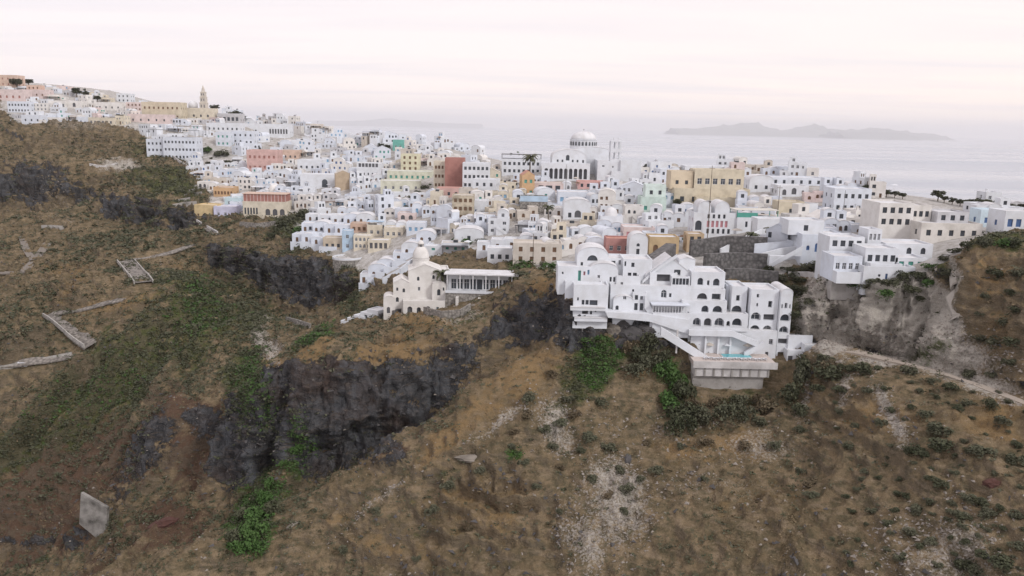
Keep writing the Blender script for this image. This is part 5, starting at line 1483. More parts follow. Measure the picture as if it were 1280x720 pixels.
wallthing('white garden wall descending to the pumice rocks', [(945, 334), (975, 326), (1003, 322)], 3.6, WHITE)
wallthing('low pale wall along the scrubby terrace above the pumice cliff', [(985, 345), (1010, 345), (1032, 350)], 1.2, CONCL)
wallthing('grey stone plinth wall under the white stepped hotel', [(1046, 348), (1060, 350), (1076, 352)], 4.0, CONC)
wallthing('low broken rubble wall on the grassy slope above the dark cliff', [(358, 402), (372, 406), (388, 411)], 2.0, RUBBLE)
wallthing('rubble garden wall curving round the foot of the domed church', [(530, 392), (552, 398), (575, 396), (588, 388)], 2.2, RUBBLE)
wallthing('dark dry stone wall edging the ochre field on the headland', [(474, 398), (500, 391), (524, 388)], 1.4, BASALT)
wallthing('grey masonry wall at the foot of the cream arcaded building', [(300, 283), (322, 285), (345, 282)], 2.4, RUBBLE)
# white stairs that descend from the headland
P = see(455, 398); r = empty('stair_house', P, -.55)
tag(r, 'white stepped building descending the slope at the tip of the headland', 'building'); LM['white steps at the headland tip'] = P.copy()
for i in range(5):
    fo, fk = grid_openings(4.4, 2.2, 1, 1, 'd') if i in (1, 4) else ([], [])
    block(r, 'step_block', 4.6, 5.2, 2.2, WHITE, ROOFW, fo, fk, off=(3.6 - i * 2.6, -.3 * i, .8 - i * 1.25), plinth=4, par=.3)
# bare concrete wall in the gully
P = see(117, 664); Yw = P.y - 2.0
w4 = [at(u, v, Yw) for u, v in ((99, 655), (132, 682), (134, 635), (101, 616))]
mb = MB(); bk = [p + Vector((.25, .9, 0)) for p in w4]
mb.add(w4 + bk, [(0, 1, 2, 3), (7, 6, 5, 4), (0, 4, 5, 1), (1, 5, 6, 2), (2, 6, 7, 3), (3, 7, 4, 0)], plaster('stained_concrete', (0.30, 0.285, 0.265), wear=.45, scale=.35))
tag(mb.build('concrete_wall'), 'tall slab of pale stained concrete wall standing alone in the brown gully', 'wall')
# ------------------------------------------------------------------ the rest of the town, house by house
MASSES = [  # regional colours: (u0, u1, v0, v1, list of (material, weight, word))
 ((-20, 270, 80, 165), [(WHITE, 4, 'white'), (WHITE2, 3, 'bluish-white'), (WHITE3, 4, 'off-white'), (CREAM, 1, 'cream'), (GREYW, 1, 'grey'), (PALEPINK, 1, 'pale-pink')]),
 ((270, 480, 130, 330), [(WHITE, 6, 'white'), (WHITE2, 6, 'bluish-white'), (WHITE3, 2, 'off-white'), (GREYW, 1, 'grey'), (BEIGE, .5, 'beige')]),
 ((480, 640, 170, 340), [(WHITE, 5, 'white'), (WHITE2, 4, 'bluish-white'), (WHITE3, 3, 'off-white'), (CREAM, 1.2, 'cream'), (BEIGE, 1.2, 'beige'), (GREYW, 1, 'grey'), (PALEPINK, .5, 'pale-pink')]),
 ((640, 1300, 170, 360), [(WHITE, 6, 'white'), (WHITE2, 4, 'bluish-white'), (WHITE3, 4, 'off-white'), (CREAM, .6, 'cream'), (PALEPINK, .6, 'pale-pink'), (BEIGE, .5, 'beige'), (GREYW, .7, 'grey')]),
]
def pick(u, v, rng):
    for (a, b, c, d), ms in MASSES:
        if a <= u < b and c <= v < d:
            k = rng.choices(range(len(ms)), [x[1] for x in ms])[0]
            return ms[k][0], ms[k][2]
    return WHITE, 'white'
GREEN_HOLES = [[(232,182),(262,178),(292,186),(290,208),(262,206),(240,200)], [(560,296),(610,291),(650,300),(648,310),(600,314),(562,308)], [(496,258),(520,236),(545,222),(548,232),(524,256),(505,270)],
               [(330,262),(398,262),(372,306),(330,290)], [(938,322),(1062,326),(1074,352),(1030,352),(1000,340),(940,345)], [(640,328),(700,322),(712,345),(640,345)]]
frng = random.Random(19)
FILL = []
def overlap(a, b):
    w = min(a[1], b[1]) - max(a[0], b[0]); h = min(a[3], b[3]) - max(a[2], b[2])
    return max(w, 0) * max(h, 0)
def fill_town():
    v = 98.0
    rows = []
    while v < 352:
        u = -16 + frng.uniform(0, 14)
        while u < 1296:
            uu, vv = u + frng.uniform(-2, 2), v + frng.uniform(-3.2, 3.2)
            P = hit(uu, vv); s = px(P)
            W = frng.choice((4.5, 5.5, 6.5, 7.5, 8.5, 11)) * (0.95 if P.y < 330 else 1.15 if P.y > 540 else 1.0)
            step = W / s * frng.uniform(1.02, 1.4)
            u += step
            if not inpoly(np.array([uu]), np.array([vv]), TOWN)[0] or any(inpoly(np.array([uu]), np.array([vv]), g)[0] for g in GREEN_HOLES):
                continue
            if P.y > 760 or (uu > 1000 and P.y > 338) or (uu > 770 and P.y > 425) or (uu > 600 and P.y > 470):
                continue
            storeys = frng.choices((1, 2, 3), (6, 3.4, .3) if P.y < 520 else (7, 2, 0))[0]
            H = storeys * 3.05 + frng.uniform(-.2, .5)
            rect = (uu - W / s / 2, uu + W / s / 2, vv - H / s, vv)
            area = (rect[1] - rect[0]) * (rect[3] - rect[2])
            bad = False
            for o in OCC:
                ov = overlap(rect, o)
                if ov <= 0:
                    continue
                # a house in front may cover little of what was placed by eye; one behind may be hidden only in part
                if vv >= o[3] - 1 and ov > 0.10 * (o[1] - o[0]) * (o[3] - o[2]) + 2:
                    bad = True; break
                if vv < o[3] - 1 and ov > 0.55 * area:
                    bad = True; break
                if vv >= o[3] - 1 and ov > 0.3 * area:
                    bad = True; break
            if bad:
                continue
            D = frng.uniform(6, 8.5)
            if any((P.x - fx) ** 2 + (P.y + D / 2 - fy) ** 2 < (0.42 * math.sqrt(W * D) + fr * .8) ** 2 for fx, fy, fr in FOOT):
                continue
            rows.append((uu, vv, P, s, W, H, D, storeys, area))
            FOOT.append((P.x, P.y + D / 2, 0.42 * math.sqrt(W * D)))
        v += 7.2 if v < 150 else 8.2 if v < 220 else 9.6 if v < 270 else 11.5
    return rows
cand = fill_town()
SHUT = [('d', 5.5, 'dark'), ('w', 5, 'white framed'), ('b', 1.6, 'blue shuttered'), ('l', 1.2, 'light blue'), ('n', 1.6, 'brown'), ('g', .7, 'green')]
NUMW = {1: 'one', 2: 'two', 3: 'three', 4: 'four', 5: 'five', 6: 'six', 7: 'seven', 8: 'eight', 9: 'nine'}
# rows of rooms that step along the slope, each row one lodging
LODGE = []
for ci, (uu, vv, P, s, W, H, D, st, area) in enumerate(cand):
    mat, cw = pick(uu, vv, frng)
    if ci % 3 == 1 and P.y < 560:
        root = empty('lodging', P, frng.gauss(0, .2)); tag(root, None, 'lodging', 'lodgings filling the town')
        n = frng.choice((3, 4, 4, 5)); x = -n * 2.4; zz_ = 0; stp = frng.choice((-1, 1)) * frng.uniform(.2, .6)
        for i in range(n):
            w = frng.uniform(3.4, 5.4); h = frng.uniform(2.7, 3.6); y = frng.uniform(-1.5, 1.5)
            fo, fk = grid_openings(w, h, frng.choice((1, 2)), 1, frng.choice('ddwnl'), frng.random() < .5, 0, frng.uniform(.8, 1.2))
            rf = frng.choice(('vault', 'flat', 'flat'))
            block(root, 'room', w, frng.uniform(5, 7), h, mat, ROOFW, fo, fk, roof=rf, off=(x + w / 2, y, zz_), plinth=5.5, rise=w * .3)
            if frng.random() < .8:
                tb = MB(); d_ = frng.uniform(2, 3.4); zt_ = zz_ - .03
                tb.box(x + .06, x + w - .06, y - d_, y - .02, zt_ - 5, zt_, mat); tb.box(x + .06, x + w - .06, y - d_ - .2, y - d_ - .003, zt_ - 5, zt_ + .8, mat)
                tb.build('terrace', root)
            if frng.random() < .35:
                sub(root, s, 'upper_room', w * .8, 4, 2.6, x + w / 2, y + 3.2, zz_ + h + .5, mat, 1, 1, 'd', frng.choice(('flat', 'vault')), plinth=.6, rise=w * .2)
            x += w + .01; zz_ += stp
        LODGE.append((root, P, cw, n))
        continue
    yaw = frng.gauss(-0.05, 0.32)
    root = empty('house', P, yaw)
    k = frng.choices(range(len(SHUT)), [x[1] for x in SHUT])[0]
    style, sw_ = SHUT[k][0], SHUT[k][2]
    cols = max(1, min(5, int(W / frng.uniform(2.0, 3.0))))
    roof = frng.choices(('flat', 'vault', 'dome', 'gable'), (8, 1.5, .12, .35))[0]
    if roof == 'vault' and W > 8.5:
        roof = 'flat'
    roofm = frng.choice((ROOFW, ROOFW, ROOFW, ROOFG, ROOFC)) if roof == 'flat' else mat
    arch = frng.random() < .22
    fo, fk = grid_openings(W, H, cols, st, style, arch, frng.randrange(cols) if frng.random() < .6 else None, frng.uniform(.85, 1.2))
    keep = [i for i in range(len(fo)) if frng.random() < .62] or list(range(len(fo)))[:1]
    fo = [(fo[i][0] + frng.uniform(-.15, .15), fo[i][1] + frng.uniform(-.1, .15), fo[i][2] * frng.uniform(.75, 1.05), fo[i][3] * frng.uniform(.75, 1.1), fo[i][4]) for i in keep]
    fk = [fk[i] for i in keep]
    nside = 1 if D < 7 else 2
    so, sk = grid_openings(D, H, nside, st, style, False, None, .9)
    w0 = block(root, 'wall', W, D, H, mat, roofm, fo, fk, so, sk, so, sk, roof, 5.5, rise=min(W * .3, 2.2))
    extra = 'plain'
    e = frng.random()
    if roof == 'flat' and e < .32:
        w2, d2, h2 = W * frng.uniform(.35, .65), D * frng.uniform(.4, .6), frng.uniform(2.3, 3.0)
        r2 = frng.choice(('flat', 'flat', 'vault'))
        sub(root, s, 'upper_room', w2, d2, h2, frng.choice((-1, 1)) * (W - w2) * .42, D - d2 - .3, H + .003, mat, frng.choice((1, 2)), 1, style, r2, rise=w2 * .3)
        extra = 'with a rooftop room'
    if e > .22:
        w2, h2 = W * frng.uniform(.4, .7), H * frng.uniform(.5, .72)
        sd = frng.choice((-1, 1))
        m2, _c2 = pick(uu, vv, frng)
        sub(root, s, 'side_wing', w2, D * .8, h2, sd * (W / 2 + w2 / 2 + .01), frng.uniform(-1.5, 1.5), 0, m2, frng.choice((1, 2)), 1, style, frng.choice(('flat', 'vault', 'flat')), plinth=5, rise=w2 * .28)
        extra = 'with a lower side wing' if extra == 'plain' else extra
        if frng.random() < .6:
            w3, h3 = W * frng.uniform(.35, .6), H * frng.uniform(.35, .6)
            sub(root, s, 'side_wing', w3, D * .7, h3, -sd * (W / 2 + w3 / 2 + .01), frng.uniform(-2.5, .5), 0, mat, 1, 1, style, frng.choice(('flat', 'flat', 'vault')), plinth=5, rise=w3 * .28)
        if frng.random() < .35:
            w4 = W * frng.uniform(.5, .9)
            sub(root, s, 'lower_room', w4, 3.5, 2.6, frng.uniform(-1, 1), -3.6, -2.7, m2, frng.choice((1, 2, 3)), 1, style, 'flat', plinth=5)
    if roof == 'flat' and frng.random() < .3:
        chimney(root, frng.uniform(-W * .3, W * .3), D * frng.uniform(.3, .8), H, mat)
    if frng.random() < .3:
        ab = MB(); ax_ = frng.uniform(-W * .35, W * .35); ah = frng.uniform(1.8, 3.2)
        ab.box(ax_ - .04, ax_ + .04, D * .5 - .04, D * .5 + .04, H - .2, H + ah, METAL); ab.box(ax_ - .5, ax_ + .5, D * .5 - .03, D * .5 + .03, H + ah - .35, H + ah - .28, METAL); ab.box(ax_ - .35, ax_ + .35, D * .5 - .03, D * .5 + .03, H + ah - .75, H + ah - .68, METAL)
        ab.build('antenna', root)
    t = frng.random()
    if t < .5:
        terrace(root, W * frng.uniform(.7, 1.15), frng.uniform(2.0, 4.0), frng.uniform(-1.5, .1), mat, (frng.uniform(-1, 1), 0), drop=4.5)
        if extra == 'plain':
            extra = 'behind a walled terrace'
    elif t < .62 and st >= 2:
        sd = frng.choice((-1, 1))
        outside_stair(root, sd * W * .45, -sd * W * .1, -.01, 0, H * .5, mat)
        if extra == 'plain':
            extra = 'with a front stair'
    elif t < .74:
        pergola(root, -W * .45, W * .45, -3.2, -.2, -.4, 2.7, frng.choice((DARKM, ROOFC, BROWN, FRAMEW, ROOFG)), frng.choice((FRAMEW, BROWN, METAL)))
        if extra == 'plain':
            extra = 'with a shaded porch'
    if roof == 'flat' and extra != 'with a rooftop room' and frng.random() < .25:
        water_tank(root, 0, D * .6, H)
    tag(root, None, 'house', 'houses filling the town')
    n = len(fo)
    form = {'flat': 'flat-roofed', 'vault': 'barrel-roofed', 'dome': 'domed', 'gable': 'gable-roofed'}[roof]
    FILL.append((root, P, cw, form, st, n, sw_, extra))
# each house gets a label of its own: looks first, then how far out it lies from a landmark
lmk = list(LM.items())
ORD = ['first', 'second', 'third', 'fourth', 'fifth', 'sixth', 'seventh', 'eighth', 'ninth', 'tenth', 'eleventh', 'twelfth', 'thirteenth', 'fourteenth']
by = {}
for it in FILL:
    P = it[1]
    lm, lp = min(lmk, key=lambda q: (q[1] - P).length)
    by.setdefault((lm, it[2], it[3], it[4]), []).append((it, (lp - P).length))
for (lm, cw, form, st), its in by.items():
    its.sort(key=lambda q: q[1])
    one = 'low' if st == 1 else 'two-storey' if st == 2 else 'tall'
    for k, (it, d) in enumerate(its):
        o = '' if len(its) == 1 else (', ' + ORD[min(k, 13)] + ' out from the ')
        if len(its) == 1:
            lab = f"{one} {form} {cw} house near the {lm}"
        else:
            lab = f"{one} {form} {cw} house{o}{lm}"
        ws = len(lab.split())
        if it[7] != 'plain' and len(its) == 1 and ws + len(it[7].split()) <= 15:
            lab = f"{one} {form} {cw} house {it[7]} near the {lm}"
        it[0]['label'] = lab
by = {}
for it in LODGE:
    lm, lp = min(lmk, key=lambda q: (q[1] - it[1]).length)
    by.setdefault((lm, it[2], it[3]), []).append((it, (lp - it[1]).length))
for (lm, cw, n), its in by.items():
    its.sort(key=lambda q: q[1])
    for k, (it, d) in enumerate(its):
        it[0]['label'] = f"stepped row of {NUMW[n]} {cw} rooms" + (f" near the {lm}" if len(its) == 1 else f", {ORD[min(k, 13)]} out from the {lm}")
print('fill houses', len(FILL), 'lodgings', len(LODGE))

# ------------------------------------------------------------------ plants
LEAF = leafy('leaf_dark', (0.042, 0.052, 0.028), (0.066, 0.074, 0.040), (0.105, 0.105, 0.066))
LEAFG = leafy('leaf_fresh', (0.040, 0.095, 0.022), (0.06, 0.13, 0.03), (0.085, 0.13, 0.045))
LEAFS = leafy('leaf_sage', (0.088, 0.094, 0.058), (0.070, 0.078, 0.046), (0.130, 0.126, 0.086))
LEAFB = leafy('leaf_brown', (0.13, 0.10, 0.06), (0.09, 0.08, 0.05), (0.17, 0.13, 0.085))
DRY = leafy('dry_grass', (0.20, 0.150, 0.085), (0.145, 0.112, 0.065), (0.25, 0.195, 0.125))
BARK = plain('bark', (0.13, 0.10, 0.075), 0.95)
ROCKM = plain('loose_rock', (0.27, 0.24, 0.21), 1.0)
ROCKD = plain('dark_loose_rock', (0.085, 0.08, 0.08), 1.0)
def leaf_cloud(pts, size, rng, squash=0.7):
    """small tilted leaf faces round the given points -> verts, faces"""
    n = len(pts)
    a = rng.uniform(0, 2 * math.pi, n); tl = rng.uniform(-.9, .9, n); sz = size * rng.uniform(.6, 1.3, n)
    e1 = np.stack([np.cos(a), np.sin(a), tl * .5], 1); e2 = np.stack([-np.sin(a) * squash, np.cos(a) * squash, rng.uniform(-.9, .9, n)], 1)
    q = np.stack([pts - e1 * sz[:, None], pts + e2 * sz[:, None] * .7, pts + e1 * sz[:, None], pts - e2 * sz[:, None] * .7], 1)
    return q.reshape(-1, 3), np.arange(n * 4).reshape(n, 4)
def dome_points(n, rx, ry, rz, rng, lumps=6):
    """points on and in an uneven dome made of several overlapping clumps"""
    c = np.stack([rng.uniform(-.55, .55, lumps) * rx, rng.uniform(-.55, .55, lumps) * ry, rng.uniform(.15, .6, lumps) * rz], 1)
    r = rng.uniform(.35, .62, lumps)
    k = rng.integers(0, lumps, n)
    d = rng.normal(size=(n, 3)); d /= np.linalg.norm(d, axis=1)[:, None]
    d[:, 2] = np.abs(d[:, 2]) * np.where(rng.random(n) < .85, 1, -1)
    rad = rng.uniform(.65, 1.0, n) ** .5
    return c[k] + d * rad[:, None] * r[k][:, None] * np.array((rx, ry, rz))
def mesh_from(name, vs, fs, mat):
    me = bpy.data.meshes.new(name)
    me.from_pydata(vs.tolist(), [], fs.tolist())
    me.materials.append(mat)
    return me
prng = np.random.default_rng(5)
def shrub_mesh(mat, n=420, lumps=6, size=.17, rz=.75):
    p = dome_points(n, 1, 1, rz, prng, lumps)
    return mesh_from('shrub', *leaf_cloud(p, size, prng), mat)
SHR = {k: [shrub_mesh(m_, 760, 5 + i, .105, .75 + .08 * i) for i in range(4)] for k, m_ in (('d', LEAF), ('s', LEAFS), ('g', LEAFG), ('b', LEAFB))}
def shrub(u, v, wpx, kind, label, group=None, hk=1.0, name='shrub', P=None):
    P = P or see(u, v)
    s = px(P)
    o = link(bpy.data.objects.new(name, random.choice(SHR[kind])))
    r_ = wpx * s / 2 / 1.0
    o.location = P - Vector((0, 0, .12 * r_))
    o.rotation_euler = (0, 0, random.uniform(0, 6.28))
    o.scale = (r_ * random.uniform(.85, 1.1), r_ * random.uniform(.8, 1.05), r_ * hk * random.uniform(.75, 1.05))
    tag(o, label, 'shrub', group)
    return o
# shrubs one can point at, read off the photograph (u, v of the foot, width, kind)
SL = [(1020,488,22),(1052,490,26),(1100,530,20),(1158,522,26),(1172,540,30),(1180,560,34),(1150,568,30),(1135,566,22),(1198,512,20),(1210,508,24),(1240,510,24),(1252,528,26),(1228,568,28),(1210,566,14),(1266,578,24),(1272,558,18),
  (1174,608,26),(1192,592,14),(1148,640,26),(1133,622,14),(1118,640,18),(1120,618,16),(1210,625,24),(1225,630,26),(1205,648,22),(1232,645,24),(1192,642,20),(1186,652,14),(1272,648,22),(1250,660,18),(1138,668,20),(1162,678,22),(1150,684,18),(1125,700,22),(1206,680,18),(1206,710,28),(1244,704,34),(1272,684,24),(1172,708,14),(1220,718,24),(1090,640,14),(1110,655,16),
  (1050,516,18),(1085,490,20),(1165,478,22),(1188,486,20),(1210,470,22),(1136,466,22),(1060,462,30),(1085,464,30),(1040,470,40),(1125,600,12),(1240,470,18),(1262,455,22),(1240,430,22),(1265,430,20),(1225,425,18),(1255,405,20),(1270,390,18),(1225,395,14),(1245,345,22),(1272,345,24),(1230,372,16),(1262,368,16),(1290,600,24),(1290,520,22)]
srng = random.Random(8)
while len(SL) < 125:
    u_, v_ = srng.uniform(1040, 1290), srng.uniform(470, 715)
    if v_ > 500 + (u_ - 1280) * .28 and all(math.hypot(u_ - a_[0], (v_ - a_[1]) * 1.4) > 15 for a_ in SL):
        SL.append((u_, v_, srng.uniform(7, 15)))
for (u, v, w) in SL:
    shrub(u, v, w * random.uniform(.9, 1.25), random.choice('ddss'), 'grey green rounded shrub dotted over the dry slope around the dirt path', 'shrubs dotted round the dirt path', 1.0)
SM = [(700,530,22),(735,548,24),(720,520,18),(655,580,16),(760,560,22),(775,590,18),(800,600,16),(750,505,22),(725,565,14),(690,560,16),(680,540,18),(762,620,16),(785,612,20),(820,590,22),(880,556,24),(880,600,14),(970,560,22),(1015,605,24),(1015,620,18),(1000,590,14),(930,560,22),(810,555,16),(740,600,16),(700,585,14),(640,540,20),(660,520,22),(600,590,18),(560,610,20),(540,640,20),(640,560,14),(690,470,18),(660,500,24),(710,500,20),(1030,450,24),(670,610,14),(850,560,16),(950,530,22),(1000,540,18),(1060,560,18),(1080,590,16),(1040,585,14),(780,640,14),(700,640,14),(590,660,14),(470,640,16),(430,690,18),(520,700,14)]
for (u, v, w) in SM:
    shrub(u, v, w * 1.1, random.choice('sssb'), 'dull sage coloured bush on the rocky slope below the hotel and headland', 'bushes on the rocky slope below the headland', 1.0)
SG = [(830,470,30),(842,490,34),(835,510,34),(848,525,36),(855,500,36),(842,545,34),(862,540,26),(870,520,26),(828,455,22)]
for (u, v, w) in SG:
    shrub(u, v, w, random.choice('ddg'), 'dark green bush in the dense gully strip beside the pool deck foundation', 'bushes in the green strip beside the deck', 1.9)
SD = [(880,530,30),(905,528,34),(930,524,30),(955,518,32),(985,505,34),(1000,480,34),(1030,470,30),(870,510,22),(895,508,24),(925,508,22),(950,505,22),(800,450,36),(812,462,34),(795,470,30),(815,440,30),(1005,462,24),(1000,520,24),(790,440,24)]
for (u, v, w) in SD:
    shrub(u, v, w, random.choice('bsbd'), 'brownish half dry bush crowding the hotel foundation and the rocks under the white walls', 'half dry bushes at the hotel foundation', 1.8)
SGV = [(300,690,34),(315,670,40),(328,650,40),(335,630,34),(310,650,34),(295,675,30),(345,610,28),(360,585,22),(368,565,20),(372,545,16),(340,640,30),(320,690,30)]
for (u, v, w) in SGV:
    shrub(u, v, w, random.choice('ggd'), 'lush green bush in the gully at the foot of the dark cliff', 'lush bushes in the gully', 1.4)
ST = [(255,190,24),(275,195,22),(248,200,16),(285,205,18),(264,206,18),(570,303,18),(586,304,20),(602,304,22),(618,305,20),(634,306,18),(580,310,16),(612,311,18),(515,250,16),(522,243,14),(530,236,14),(508,262,16),(378,272,24),(390,268,22),(362,276,24),(352,286,26),(370,290,22),(340,296,20),(690,336,22),(680,332,16),(650,344,20),(640,350,16),(440,378,14),(448,368,14),(444,388,14),
      (960,340,24),(975,350,24),(990,346,22),(1008,338,22),(1016,336,26),(1042,344,26),(1035,340,22),(985,338,18),(1000,352,22),(965,358,22),(988,362,26),(1005,366,22),(975,376,22),(1000,395,24),(990,412,22),(1010,380,18),(1090,354,24),(1112,356,30),(1130,352,30),(1150,346,30),(1165,335,26),(1180,325,24),(1195,316,24),(1210,309,26),(1228,305,28),(1250,306,26),(1270,308,24),(1110,368,28),(1140,364,26),(1160,356,26),(1180,342,26),(1150,375,20),(1060,356,20),(1042,354,22),(1055,357,22),(1070,358,24),(1082,359,22)]
for (u, v, w) in ST:
    shrub(u, v, w, random.choice('ddsg'), 'dense dark scrub bush growing along the edge of the houses', 'scrub bushes along the edge of the houses', .9)

# trees: trunk, limbs and a crown of leaf clumps
def tree_meshes(h, r_, seed, mat, clumps=9, leaves=900):
    rg = np.random.default_rng(seed)
    tb = MB()
    tb.tube((0, 0, -1), (0.1, 0, h * .45), .05 * h, .035 * h, BARK)
    cs = []
    for i in range(clumps):
        a = 2 * math.pi * i / clumps + rg.uniform(-.4, .4); rr = r_ * rg.uniform(.2, .7)
        c = np.array((rr * math.cos(a), rr * math.sin(a), h * rg.uniform(.5, .88)))
        cs.append(c)
        tb.tube((0.1, 0, h * rg.uniform(.3, .45)), tuple(c), .022 * h, .008 * h, BARK, 5)
    cs = np.array(cs)
    k = rg.integers(0, clumps, leaves)
    d = rg.normal(size=(leaves, 3)); d /= np.linalg.norm(d, axis=1)[:, None]
    p = cs[k] + d * (rg.uniform(.5, 1, leaves) * r_ * .42)[:, None] * np.array((1, 1, .75))
    return tb.mesh('trunk'), mesh_from('crown', *leaf_cloud(p, .1 * r_ + .08, rg), mat)
TREES = {k: [tree_meshes(5.0, 2.6, 50 + i, LEAF) for i in range(3)] if k == 'round' else [tree_meshes(7.5, 2.0, 70 + i, LEAF, 12, 1000) for i in range(2)] for k in ('round', 'tall')}
def tree(u, v, hpx, kind, label, group=None, name='tree', wk=1.0):
    P = hit(u, v); s = px(P)
    root = empty(name, P, random.uniform(0, 6.28)); tag(root, label, 'tree', group)
    tm, cm = random.choice(TREES[kind])
    k = hpx * s / (5.0 if kind == 'round' else 7.5)
    root.scale = (k * wk, k * wk, k)
    link(bpy.data.objects.new('trunk', tm), root); link(bpy.data.objects.new('crown', cm), root)
    return root
for a in [(22,112,13,'round','dark green tree beside the peach building on the far hilltop',1.3),(36,108,9,'round','small dark tree on the far hilltop skyline, beside the larger one',1.4),(96,122,12,'round','bushy tree between the skyline houses of the far town',1.2),(108,126,16,'tall','taller rounded tree rising over the far town skyline',1.2),(122,128,8,'round','low dark bush tree below the far skyline houses',1.3),
          (150,152,9,'round','yellowish green tree at the end of the long cream lodging',1.3),(271,142,12,'tall','dark tree on the skyline just past the far bell tower',1.3),(296,154,15,'round','wide dark tree on the ridge below the far bell tower',1.4),(266,141,9,'round','small bushy tree standing against the far bell tower church',1.2),
          (476,187,8,'round','dark tree in front of the bright teal house',1.6),(484,188,7,'round','low dark tree touching the bright teal house',1.5),(246,152,6,'tall','small palm-like tree before the sandy church wall',1.0),
          (808,212,7,'round','dark tree on the seaward skyline past the cathedral hall, first of four',1.3),(815,211,7,'round','dark tree on the seaward skyline past the cathedral hall, second of four',1.3),(822,212,7,'round','dark tree on the seaward skyline past the cathedral hall, third of four',1.3),(830,213,6,'round','dark tree on the seaward skyline past the cathedral hall, fourth of four',1.3),
          (846,262,13,'round','dark leafy tree beside the mint green house',1.0),(860,232,9,'round','bushy planting on the yellow villa terrace',1.5)]:
    tree(a[0], a[1], a[2], a[3], a[4], None, 'tree', a[5])
for i, (u, v, h) in enumerate([(1084,242,13),(1092,243,12),(1100,244,11),(1108,245,10),(1118,246,9),(1128,247,8),(1172,250,14),(1180,252,9),(1190,254,9),(1200,256,9),(1210,258,11),(1220,259,13),(1230,260,13),(1240,260,11),(1252,261,9),(1264,262,9),(1276,263,10),(1290,264,9)]):
    tree(u, v + 2, h, 'round', 'dark bushy tree in the broken line along the seaward edge of the village', 'trees along the seaward edge', 'tree', 1.3)
# palms
def palm_mesh(seed, h=6.0, n=26, L=2.3):
    rg = random.Random(seed)
    tb = MB()
    for i in range(6):
        tb.tube((0.05 * math.sin(i), 0, h * i / 6 - (1 if i == 0 else 0)), (0.05 * math.sin(i + 1), 0, h * (i + 1) / 6), .2 - .012 * i, .19 - .012 * i, BARK, 8)
    cb = MB()
    for i in range(n):
        a = 6.283 * i / n + rg.uniform(-.2, .2); up = rg.uniform(-.15, 1.1)
        p = Vector((0, 0, h)); dirx = Vector((math.cos(a), math.sin(a), 0)); side = Vector((-math.sin(a), math.cos(a), 0))
        seg = 6; prev = p
        for k in range(seg):
            ang = up - 1.9 * (k / seg) ** 1.3
            q = prev + (dirx * math.cos(ang) + Vector((0, 0, math.sin(ang)))) * (L / seg)
            w0, w1 = .34 * math.sin(math.pi * (k + .3) / (seg + .6)), .34 * math.sin(math.pi * (k + 1.3) / (seg + .6))
            dn = Vector((0, 0, -.16))
            for sg in (-1, 1):
                cb.add([prev, q, q + side * sg * w1 + dn, prev + side * sg * w0 + dn], [(0, 1, 2, 3)], LEAFP)
            prev = q
    return tb.mesh('trunk'), cb.mesh('crown')
LEAFP = leafy('palm_leaf', (0.055, 0.07, 0.035), (0.075, 0.085, 0.045), (0.12, 0.11, 0.07))
PALMS = [palm_mesh(i, 6.0) for i in range(3)]
def palm(u, v, hpx, label, wk=1.0, crown=1.0):
    P = see(u, v); s = px(P)
    root = empty('palm_tree', P, random.uniform(0, 6)); tag(root, label, 'palm tree')
    tm, cm = random.choice(PALMS)
    k = hpx * s / 7.4
    root.scale = (k * wk, k * wk, k)
    link(bpy.data.objects.new('trunk', tm), root); link(bpy.data.objects.new('crown', cm), root)
palm(685, 282, 28, 'lone palm tree in front of the white blue shuttered house', 1.1)
palm(662, 228, 38, 'tall thin palm beside the ochre orange house below the cathedral', 1.0)
palm(939, 312, 24, 'short palm nearest the ramp in the row of three', 1.5)
palm(962, 305, 22, 'middle palm in the row of three above the garden wall', 1.6)
palm(986, 304, 22, 'palm beside the blue door, last in the row of three', 1.6)
palm(552, 376, 42, 'bare fronded palm in front of the domed headland church', 1.0)

# greenery and parasols between the houses
crng = random.Random(3)
def town_spot():
    while True:
        u, v = crng.uniform(20, 1260), crng.uniform(105, 335)
        if inpoly(np.array([u]), np.array([v]), TOWN)[0]:
            P = hit(u, v)
            if P.y < 700 and all((P.x - fx) ** 2 + (P.y - fy) ** 2 > (fr + .6) ** 2 for fx, fy, fr in FOOT) and not any(o[0] < u < o[1] and o[2] < v < o[3] for o in OCC):
                return P
for i in range(80):
    P = town_spot()
    shrub(0, 0, crng.uniform(1.2, 2.6) / px(P), crng.choice('ddgs'), 'small green bush growing in a gap between the town houses', 'bushes between the town houses', 1.3, P=P)
for i in range(40):
    P = town_spot()
    parasol(P + Vector((0, 0, crng.uniform(.0, 1.0))), crng.choice((ROOFC, WHITE, DARKM, BROWN)), 'open square shaded parasol standing on an alley terrace among the town houses', 'parasols among the town houses', crng.uniform(1.3, 1.9))

